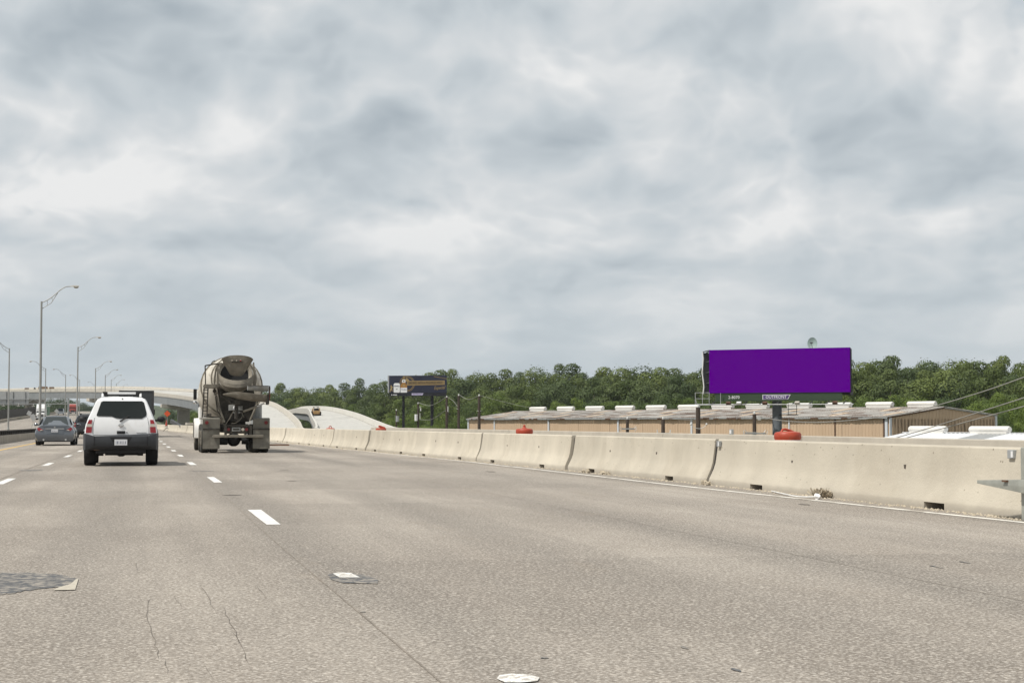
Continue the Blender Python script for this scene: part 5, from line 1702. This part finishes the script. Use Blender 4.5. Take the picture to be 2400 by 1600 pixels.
def vent_mesh():
    mm = MB()
    mm.loft([[(x, .34 * math.cos(a) * k, .26 + .30 * math.sin(a) * k) for a in [2 * math.pi * j / 16 for j in range(16)]] for x, k in ((-2.15, .80), (-2.05, 1.0), (2.05, 1.0), (2.15, .80))])
    mm.span(-2.0, 2.0, -.28, .28, -.12, .2)
    return mm.mesh('ridge_vent', 'vent_white', 40)


vm = vent_mesh()
for px in (1261, 1326, 1394, 1465, 1538, 1614, 1694, 1776, 1874, 1966, 2062, 2161):
    s = min((i * .05 for i in range(int(LEN / .05))), key=lambda s: abs(proj_px(t.matrix_basis @ Vector((s, HW, zrid)))[0] - px))
    obj('ridge_vent', vm, t, (s, HW, zrid + .16))

# low building with a white ribbed roof at the right
A2, B2 = at_d(2118, 1014.5, 150), at_d(2118, 1014.5, 150)
dirn = Vector((u.x, u.y, 0)).normalized()
t = frame_obj('shed', 'low building with a white ribbed metal roof, right of the tan gable', 'building', Vector((A2.x, A2.y, GZ)), u)
zrid2 = A2.z - GZ
L3, W3 = 42.0, 9.0
for k in range(14):
    for side in (-1, 1):
        mm = MB()
        n = 6
        x0, x1 = k * 3.0, k * 3.0 + 2.99
        p = (x1 - x0) / n
        prof = []
        for j in range(n):
            x = x0 + j * p
            prof += [(x, 0), (x + p * .6, 0), (x + p * .7, .07), (x + p * .9, .07)]
        prof.append((x1, 0))
        mm.loft([[(x, side * W3, zrid2 - 1.35 + h) for x, h in prof], [(x, 0, zrid2 + h) for x, h in prof]], closed=False)
        mm.build('roof_sheet', 'roof_white' if k not in (3, 7) else 'sign_back', t)
MB().span(.1, L3 - .1, -W3 + .3, W3 - .3, -.2, zrid2 - 1.55).build('wall', 'roof_white', t)
MB().add([(.05, -W3 + .3, zrid2 - 1.5), (.05, 0, zrid2 - .05), (.05, W3 - .3, zrid2 - 1.5)], [(0, 1, 2)]).build('gable_wall', 'roof_white', t)
MB().bar((0, 0, zrid2 + .09), (L3, 0, zrid2 + .09), .4, .04).build('ridge_cap', 'roof_white', t)
for px in (2175, 2320):
    s = min((i * .05 for i in range(int(L3 / .05))), key=lambda s: abs(proj_px(t.matrix_basis @ Vector((s, 0, zrid2)))[0] - px))
    obj('ridge_vent', vm, t, (s, 0, zrid2 + .10))

# ================================================================== UTILITY POLES AND WIRES


def utility_pole(px, py, depth, label, r=.17, bits='knob', group='utility poles'):
    q = at_d(px, py, depth)
    h = q.z - GZ
    t = thing('utility_pole', label, 'utility pole', (q.x, q.y, GZ - .1), 0, group)
    MB().tube([(0, 0, 0), (0, 0, h + .1)], [r * 1.15, r * .85], 10).build('shaft', 'wood_pole', t, 60)
    MB().lathe([(.05, h), (.09, h + .08), (.09, h + .22), (.04, h + .34)], 8).build('insulator', 'insulator', t, 50)
    return t, q, h


cross = lambda w, z: MB().bar((-w, -.2, z), (w, -.2, z), .11, .13)
t, q, h = utility_pole(929, 962, 250, 'dark utility pole with a grey transformer, left of the navy billboard posts', .14)
MB().cyl((.12, -.3, h - 1.6), (.12, -.3, h - .7), .26, 12).build('transformer', 'galv', t, 50)
t, q, h = utility_pole(980, 946, 250, 'dark utility pole with a white transformer between the navy billboard posts', .17)
MB().cyl((-.34, -.2, h - 2.5), (-.34, -.2, h - 1.5), .24, 12).build('transformer', 'print_white', t, 50)
MB().bar((.1, -.1, h - .5), (.45, -.1, h - .3), .06).cyl((.38, -.1, h - 1.0), (.40, -.1, h - .55), .09, 8).cyl((.28, -.1, h - 2.3), (.28, -.1, h - 1.3), .05, 8).build('cutout', 'insulator', t, 50)
P2 = q
t, q, h = utility_pole(1047, 931, 240, 'dark utility pole at the right edge of the navy billboard', .20)
MB().cyl((.16, -.15, h - 2.0), (.16, -.15, h - 1.2), .07, 8).bar((-.2, 0, h - 1.9), (.2, 0, h - 1.9), .07).build('cutout', 'insulator', t, 50)
P3 = q
t, q, h = utility_pole(1075, 927, 235, 'dark utility pole standing second left of the warehouse', .20)
MB().bar((-.35, -.1, h - 1.75), (.1, -.1, h - 1.85), .07).build('bracket', 'insulator', t)
P4 = q
t, q, h = utility_pole(1123, 928, 205, 'dark utility pole in front of the left end of the warehouse', .20)
MB().bar((-.3, -.1, h - 1.75), (.25, -.1, h - 1.75), .06).build('bracket', 'insulator', t)
P5 = q
t, q, h = utility_pole(1470.5, 982, 150, 'short dark pole with a crossarm before the warehouse wall', .17)
cross(.62, h - .78).build('crossarm', 'galv', t)
for x in (-.6, .6):
    MB().tube([(x, -.2, h - .75), (x * 1.25, -.2, h - .55), (x * 1.3, -.2, h - .85), (x * 1.05, -.2, h - 1.0)], .03, 6).build('insulator', 'insulator', t, 50)
t, q, h = utility_pole(1554, 982, 150, 'short dark pole with low crossarm left of the middle downpipe', .20)
cross(.62, h - 1.2).build('crossarm', 'galv', t)
for x in (-.6, .6):
    MB().cyl((x, -.2, h - 1.2), (x * 1.06, -.2, h - .85), .05, 8).build('insulator', 'insulator', t, 50)
t, q, h = utility_pole(1636, 954, 145, 'tall dark pole left of the purple billboard cage', .24)
MB().tube([(-.75, -.3, h - 1.45), (-.4, -.3, h - 1.72), (0, -.3, h - 1.8), (.4, -.3, h - 1.68), (.68, -.3, h - 1.45)], .025, 6).blob((-.78, -.3, h - 1.4), .10, 8, 6).blob((.68, -.3, h - 1.4), .10, 8, 6).build('wire_loop', 'insulator', t, 50)
P8 = q
t, q, h = utility_pole(1768, 970, 140, 'dark pole with wires and crossarm left of the billboard monopole', .19)
cross(.95, h - 1.55).build('crossarm', 'galv', t)
for x in (-.95, .95):
    MB().tube([(x * .8, -.2, h - 1.5), (x, -.2, h - 1.25), (x * 1.15, -.2, h - 1.35), (x * 1.1, -.2, h - 1.65), (x * .9, -.2, h - 1.75)], .028, 6).build('insulator', 'insulator', t, 50)
for k in range(3):
    MB().cyl((.15 + .1 * k, -.2, h - .05), (.28 + .1 * k, -.2, h - .42), .035, 6).build('insulator', 'insulator', t, 50)
P9 = q


def wire(pts, label, r=.014):
    c = catmull(pts, 8)
    o = MB().tube([p - c[0] for p in c], r, 5).build('overhead_wire', 'wire', None, 60, loc=c[0])
    tag(o, label, 'wire', 'overhead wires')


wire([at_d(1782, 976, 140), at_d(1830, 985, 136), at_d(1910, 989.5, 128), at_d(2000, 984, 119), at_d(2082, 975, 112), at_d(2160, 959.5, 100), at_d(2290, 922, 88), at_d(2400, 884, 80), at_d(2520, 840, 72)], 'topmost grey overhead wire rising across the tan gable to the right edge', .030)
wire([at_d(2075, 1033, 112), at_d(2190, 999, 100), at_d(2300, 964, 90), at_d(2400, 932, 82), at_d(2520, 892, 74)], 'middle grey overhead wire rising over the white roof to the right edge', .030)
wire([at_d(2095, 1033, 112), at_d(2200, 1006, 100), at_d(2300, 979, 90), at_d(2400, 952, 82), at_d(2520, 919, 74)], 'lowest grey overhead wire rising over the white roof to the right edge', .030)
wire([P2 + Vector((0, 0, .2)), at_d(1010, 950, 245), P3 + Vector((0, 0, .1))], 'sagging wire between the two poles at the navy billboard', .028)
wire([P2 + Vector((.2, 0, -2.4)), at_d(1012, 982, 245), P3 + Vector((-.2, 0, -1.9))], 'lower sagging wire between the two poles at the navy billboard', .028)
wire([P3 + Vector((0, 0, .1)), at_d(1062, 939, 238), P4 + Vector((0, 0, -1.8))], 'short wire between the pole beside the navy billboard and its right neighbour', .024)
wire([P4 + Vector((0, 0, .2)), at_d(1098, 936, 218), P5 + Vector((0, 0, .1))], 'wire between the two poles left of the warehouse', .024)
wire([P5 + Vector((0, 0, .1)), at_d(1250, 956, 190), at_d(1450, 972, 165), P8 + Vector((0, 0, -1.2))], 'long thin wire along the front of the warehouse roof', .014)
wire([P9 + Vector((-.9, 0, -1.5)), at_d(1778, 1014, 138), at_d(1800, 1020, 132), at_d(1880, 1030, 120)], 'thin service wire dropping below the billboard monopole', .020)

# ================================================================== DRUMS, GUARD RAIL, LITTER


def traffic_drum(px, py, y, label, handle):
    q = at_y(px, py, y)
    t = thing('traffic_drum', label, 'traffic drum', (q.x, y, zr(y)), 0, 'orange traffic drums behind the barrier')
    top = q.z
    k = top / .97
    MB().lathe([(.33, 0), (.33, .07), (.27, .10)], 20).build('base', 'black', t, 40)
    pr = [(.285, .08), (.285, .26), (.275, .28), (.275, .44), (.262, .46), (.262, .62), (.250, .64), (.250, .80), (.262, .84 * 1), (.262, .915), (.235, .95), (.14, .968), (.05, .972)]
    bd = MB().lathe([(r, z * k) for r, z in pr], 24).build('drum_body', 'drum_orange', t, 40)
    for z0, z1, r in ((.29, .43, .277), (.65, .79, .252)):
        MB().lathe([(r, z0 * k), (r + .004, z0 * k + .005), (r + .004, z1 * k - .005), (r, z1 * k)], 24, cap=False).build('reflective_band', 'drum_band', bd, 40)
    if handle == 'loop':
        MB().tube([(-.07, 0, top - .02), (-.06, 0, top + .09), (0, 0, top + .12), (.06, 0, top + .09), (.07, 0, top - .02)], .022, 8).build('handle', 'drum_orange', t, 50)
    elif handle == 'knob':
        MB().lathe([(.10, top - .01), (.05, top + .03), (.035, top + .06), (.045, top + .085), (.02, top + .11)], 12).build('handle', 'drum_orange', t, 50)
    elif handle == 'bent':
        MB().tube([(-.14, 0, top - .03), (-.10, 0, top + .035), (-.05, 0, top + .04), (.06, 0, top + .012), (.15, 0, top - .03)], .024, 8).build('handle', 'drum_orange', t, 50)
    else:
        MB().box((.04, 0, top + .04), (.34, .22, .10), Matrix.Rotation(R(18), 3, 'Y')).build('handle', 'drum_orange', t, None, .03)
    return t


traffic_drum(774, 1002.5, 96, 'small orange drum with loop handle, nearest the mixer truck', 'loop')
traffic_drum(893, 1002.5, 80, 'orange drum with a crooked top, second from the mixer truck', 'tilt')
traffic_drum(1229, 1003.5, 48.5, 'orange drum with a small knob before the left part of the warehouse', 'knob')
traffic_drum(1846, 1010.5, 29.5, 'large faded red orange drum with bent handle below the purple billboard', 'bent')

# end of a steel guard rail at the right edge, fixed across the barrier end
X0 = 9.30
tip, tip2 = at_x(2290, 1124.5, X0), at_x(2290, 1132, X0)
rt, rbm = at_x(2400, 1123, X0 - .02), at_x(2400, 1157.5, X0 - .02)
t = thing('guard_rail', 'grey steel guard rail end tapering to a point at the right edge', 'guard rail', (X0, tip.y, 0))
o_ = Vector((X0, tip.y, 0))
d_ = Vector((0, rt.y - tip.y, 0))
dz_t, dz_b = rt.z - tip.z, rbm.z - tip2.z
rows = []
for k in range(9):
    s = [0, .35, 1.0, 1.6, 2.6, 4.2, 6, 7.6, 9.0][k]
    sl_ = min(s, 1.6)
    y = (rt.y - tip.y) * s
    zt2, zb2 = tip.z + dz_t * sl_, tip2.z + dz_b * sl_
    mid = [(.10, 1.0), (0, .97), (-.02, .55), (-.02, .45), (0, .03), (.03, 0)]
    f_ = min(1, s * .6)
    rows.append([(x * f_, y, zb2 + (zt2 - zb2) * v) for x, v in mid] + [(x * f_ + .012, y, zb2 + (zt2 - zb2) * v) for x, v in reversed(mid)])
MB().loft(rows).build('rail', 'rail_steel', t, 40)
ys_ = at_x(2392, 1100, X0 + .10).y - tip.y
for k in range(4):
    MB().span(.10, .26, ys_ - .14 - 1.9 * k, ys_ - 1.9 * k, 0, .80).build('post', 'rail_steel', t, None, .01)
MB().box((-.02, (rt.y - tip.y) * .62, tip.z + .012), (.03, .09, .02)).build('bolt', 'rust_dark', t)

# litter and weeds along the barrier foot
q = at_z(1890, 1168)
o = MB()
rg = random.Random(5)
for k in range(520):
    a0 = Vector((max(-.08, min(.08, rg.gauss(0, .05))), max(-.2, min(.2, rg.gauss(0, .11))), 0.0))
    d = Vector((rg.gauss(0, .7), rg.gauss(0, .9), 1)).normalized() * rg.uniform(.05, .16)
    w = Vector((rg.uniform(-1, 1), rg.uniform(-1, 1), rg.uniform(-.3, .3))).normalized() * .005
    o.add([a0 - w, a0 + w, a0 + d + w * .4 + Vector((rg.gauss(0, .02), rg.gauss(0, .03), -.01)), a0 + d], [(0, 1, 2, 3)])
tag(o.build('weed_clump', 'weed', None, loc=(bface(q.y) - .06, q.y + .25, 0)), 'dry brown weed clump against the foot of the nearest barrier', 'weeds')
a, b, c = at_z(1808, 1152), at_z(1852, 1168), at_z(1912, 1172)
pts = catmull([Vector((p.x + (.10 if k == 1 else 0), p.y, .012 + .02 * k)) for k, p in enumerate((a, b, c))], 6)
o = MB().tube([p - pts[0] for p in pts], .009, 6).build('plastic_strip', 'litter_white', None, 50, loc=pts[0])
tag(o, 'white plastic strip lying beside the dry weed clump', 'litter')
q = at_z(1908, 1170)
o = MB().blob((0, 0, .04), (.035, .09, .045), 9, 6, .012).build('paper_scrap', 'litter_white', None, 30, loc=(q.x + .05, q.y, 0))
tag(o, 'crumpled white scrap in front of the dry weed clump', 'litter')
for px, py, lab in ((1752, 1135, 'small grey rubble lump at the joint of the two nearest barriers'), (1462, 1107, 'pale crumbs between the drain slots of the second barrier'), (1497, 1111, 'pale dry tuft right of the pale crumbs at the second barrier')):
    q = at_z(px, py)
    o = MB()
    for k in range(6):
        o.blob((rg.uniform(-.05, .05), rg.uniform(-.2, .2), .03), (.03, .06, .035 + rg.uniform(0, .03)), 6, 5, .012, rg)
    tag(o.build('rubble', 'weed', None, 25, loc=(bface(q.y) - .07, q.y, 0)), lab, 'rubble')
q = at_z(645, 1044)
o = MB().loft([[(x, y * 1.0, z) for y, z in ((-.35, 0), (-.30, .07), (.30, .06), (.35, 0))] for x in (-.55, -.3, .5, .62)]).build('fallen_board', 'rust_dark', None, 30, loc=(q.x, q.y, .004))
tag(o, 'dark red board lying on the road right of the mixer truck', 'board')
# crumbs of gravel and dirt along the foot of the barrier
g = MB()
rg = random.Random(9)
for k in range(1500):
    y = 15.5 + 75 * rg.random() ** 1.7
    x = bface(y) - abs(rg.gauss(0, .10)) + .01
    s_ = rg.uniform(.006, .020) * (1 + y / 60)
    a = rg.uniform(0, 6.28)
    pts = [(x + math.cos(a + j * 2.09) * s_, y + math.sin(a + j * 2.09) * s_ * 1.6, .002) for j in range(3)]
    g.add(pts + [(x, y, s_ * .9)], [(0, 1, 3), (1, 2, 3), (2, 0, 3)])
struct(g.build('gravel', 'weed'), 'stuff')

# ================================================================== TREES


def crown_mesh(name, seed, matname, n_lobes, n_leaf, wide, z0):
    rg = random.Random(seed)
    lobes = []
    for k in range(n_lobes):
        for _ in range(40):
            a, hz_ = rg.uniform(0, 6.283), rg.random()
            rr = rg.uniform(.55, 1.0) if k % 4 else rg.uniform(0, .6)
            env = math.sin(math.pi * (0.20 + 0.74 * hz_)) ** 0.6          # full in the middle, rounded above
            r = rg.uniform(.085, .165)
            c = Vector((math.cos(a) * rr * wide * env, math.sin(a) * rr * wide * env, z0 + .05 + hz_ * (.95 - z0 - r * .8) - .10 * rr * rr * hz_))
            if all((c - q).length > .5 * (r + s) for q, s in lobes):
                break
        lobes.append((c, r))
    vs, fs, tint = [], [], []
    per = n_leaf // n_lobes
    for c, r in lobes:
        tv = rg.random()
        sq = Vector((rg.uniform(1.0, 1.4), rg.uniform(1.0, 1.4), rg.uniform(.7, .95)))
        for _ in range(per):
            d = Vector((rg.gauss(0, 1), rg.gauss(0, 1), rg.gauss(.3, 1))).normalized()
            rad = r * (1.0 - abs(rg.gauss(0, .16)) + (rg.uniform(0, .30) if rg.random() < .14 else 0))
            p = c + Vector((d.x * sq.x, d.y * sq.y, d.z * sq.z)) * rad
            n = (d * 1.0 + Vector((rg.gauss(0, .24), rg.gauss(0, .24), rg.gauss(.1, .24)))).normalized()
            t1 = n.cross(Vector((rg.gauss(0, 1), rg.gauss(0, 1), rg.gauss(0, 1)))).normalized()
            t2 = n.cross(t1)
            s = rg.uniform(.008, .016)
            b = len(vs)
            vs += [p - t1 * s, p - t2 * s * .6, p + t1 * s, p + t2 * s * .6]
            fs.append((b, b + 1, b + 2, b + 3))
            tint.append(tv)
    me = bpy.data.meshes.new(name)
    me.from_pydata([tuple(v) for v in vs], [], fs)
    me.attributes.new('tint', 'FLOAT', 'FACE').data.foreach_set('value', tint)
    me.materials.append(MATS[matname])
    return me, lobes


def trunk_mesh(name, lobes, z0):
    mm = MB()
    mm.tube([(0, 0, 0), (.004, .003, z0 * .6), (.0, -.005, z0 + .2), (.01, 0, .72)], [.022, .017, .013, .004], 7)
    for c, r in lobes[::3]:
        st = Vector((0, 0, z0 * .8 + (c.z - z0) * .35))
        mid = st.lerp(c, .5) + Vector((0, 0, -.01))
        mm.tube([st, mid, c], [.009, .006, .002], 5)
    return mm.mesh(name, 'bark', 60)


VAR = {}
for kind, matname, specs in (('tall', 'leaf_high', [(1, 36, 15000, .33, .14), (2, 32, 14000, .29, .16), (3, 42, 16000, .37, .12), (4, 34, 14500, .32, .15), (5, 38, 15000, .35, .14)]),
                             ('low', 'leaf_low', [(11, 36, 11000, .44, .04), (12, 32, 10000, .40, .06), (13, 40, 11500, .48, .03)]),
                             ('far', 'leaf_far', [(21, 40, 7000, .36, .10), (22, 44, 7500, .40, .08)])):
    VAR[kind] = []
    for sp in specs:
        cm, lb = crown_mesh('crown', sp[0], matname, sp[1], sp[2], sp[3], sp[4])
        VAR[kind].append((cm, trunk_mesh('trunk', lb, sp[4])))


def tree(px, py, depth, kind, width, label, group, gz=GZ):
    q = at_d(px, py, depth)
    h = max(2.0, (q.z - gz) * 1.04 + .3)
    t = thing('tree' if kind != 'low' else 'bushy_tree', label, 'tree', (q.x, q.y, gz - .15), rnd.uniform(0, 6.28), group)
    cm, tm = rnd.choice(VAR[kind])
    k = width / (h * (.76 if kind == 'tall' else .95))
    k = min(max(k, .65), 2.2)
    t.scale = (h * k, h * k, h)
    obj('crown', cm, t)
    obj('trunk', tm, t)
    return t


TOP = [(600, 908), (660, 903), (720, 900), (760, 895), (815, 892), (870, 889), (900, 884), (960, 880), (1030, 871), (1060, 869), (1100, 868), (1140, 876), (1175, 872), (1210, 862), (1250, 866), (1290, 860), (1340, 853),
       (1400, 868), (1440, 856), (1500, 862), (1550, 856), (1600, 866), (1660, 862), (1800, 850), (1960, 842), (2010, 838), (2050, 842), (2100, 838), (2150, 846), (2200, 834), (2260, 842), (2310, 836), (2360, 842), (2400, 852), (2460, 850)]
DEP = [(560, 560), (800, 510), (900, 440), (1000, 400), (1250, 345), (1700, 300), (2100, 270), (2480, 250)]
i = 0
px = 592
while px < 2470:
    d = lerp_table(DEP, px) + 62 + rnd.uniform(-16, 16)
    jig = rnd.choice((-4, -1, 2, 5, 9, 12))
    tree(px, lerp_table(TOP, px) + jig, d, 'tall', rnd.uniform(11, 15.5), '%s tall leafy tree from the left along the skyline of the wood' % ordinal(i), 'tall trees along the skyline of the wood')
    i += 1
    px += rnd.uniform(24, 38)
i = 0
px = 600
while px < 2470:
    d = lerp_table(DEP, px) + 34 + rnd.uniform(-10, 10)
    tree(px, lerp_table(TOP, px) + rnd.uniform(16, 36), d, 'tall', rnd.uniform(10, 14), '%s leafy tree from the left in the middle row of the wood' % ordinal(i), 'trees in the middle row of the wood')
    i += 1
    px += rnd.uniform(34, 50)
i = 0
px = 596
while px < 2470:
    d = lerp_table(DEP, px) + 8 + rnd.uniform(-6, 8)
    base = lerp_table([(600, 935), (900, 935), (1100, 928), (1250, 926), (1600, 922), (1900, 918), (2100, 925), (2250, 918), (2470, 915)], px)
    tree(px, base + rnd.uniform(-10, 14), d, 'low', rnd.uniform(8, 12), '%s bushy bright green tree from the left at the foot of the wood' % ordinal(i), 'bushy trees at the foot of the wood')
    i += 1
    px += rnd.uniform(44, 66)
i = 0
for px, py, d in ((965, 990, 290), (1000, 994, 285), (1068, 985, 275), (1090, 972, 290), (1030, 975, 330), (985, 975, 340), (925, 975, 350), (905, 985, 330), (2330, 935, 232), (2390, 925, 230), (2440, 920, 226), (2350, 968, 205), (2400, 962, 205)):
    tree(px, py, d, 'low', rnd.uniform(5, 8), '%s low bush from the left in front of the wood' % ordinal(i), 'low bushes in front of the wood')
    i += 1
i = 0
for px, py, d in ((-60, 925, 720), (-25, 930, 700), (8, 926, 730), (38, 932, 690), (66, 928, 720), (95, 926, 740), (122, 930, 720), (146, 926, 760), (-40, 950, 640), (0, 955, 630), (30, 950, 640), (62, 957, 640), (90, 952, 650), (118, 955, 660),
                  (-10, 940, 660), (22, 938, 670), (50, 941, 665), (78, 939, 690), (106, 941, 690), (132, 940, 700), (140, 952, 680), (110, 963, 640), (40, 964, 630), (75, 966, 640), (15, 966, 620), (112, 934, 900), (128, 938, 920), (144, 933, 980), (156, 936, 1000), (120, 950, 880), (138, 955, 900), (98, 942, 860), (160, 930, 1180), (186, 940, 1140), (168, 940, 1150), (204, 947, 1140), (178, 936, 1160), (196, 942, 1180), (212, 950, 1150), (226, 957, 1170), (150, 945, 1140), (170, 950, 1140)):
    tree(px, py, d, 'far', rnd.uniform(11, 16) * (1 if d < 1000 else 1.25), '%s dark tree from the left beneath the flyover' % ordinal(i), 'dark trees beneath the flyover')
    i += 1
i = 0
for px, py, d in ((398, 954, 640), (415, 950, 660), (408, 962, 600), (432, 958, 600), (448, 957, 560), (462, 962, 540), (480, 955, 560), (520, 950, 560), (555, 940, 580)):
    tree(px, py, d, 'far' if px < 430 else 'low', rnd.uniform(7, 10), '%s tree from the left beyond the broad flyover pier' % ordinal(i), 'trees beyond the broad flyover pier')
    i += 1

# ================================================================== HAZE
hz = MB().span(-2500, 2500, -300, 2600, GZ - 1.0, 34.0)
ho = hz.build('haze', None)
hm = bpy.data.materials.new('haze')
hm.use_nodes = True
ht = hm.node_tree
ht.nodes.clear()
pv = nd(ht, 'ShaderNodeVolumePrincipled', {'Color': (0.86, 0.92, 0.97, 1), 'Density': 0.00008, 'Anisotropy': 0.2})
nd(ht, 'ShaderNodeOutputMaterial', {'Volume': pv.outputs[0]})
ho.data.materials.append(hm)
struct(ho, 'stuff')
scene.cycles.volume_bounces = 0
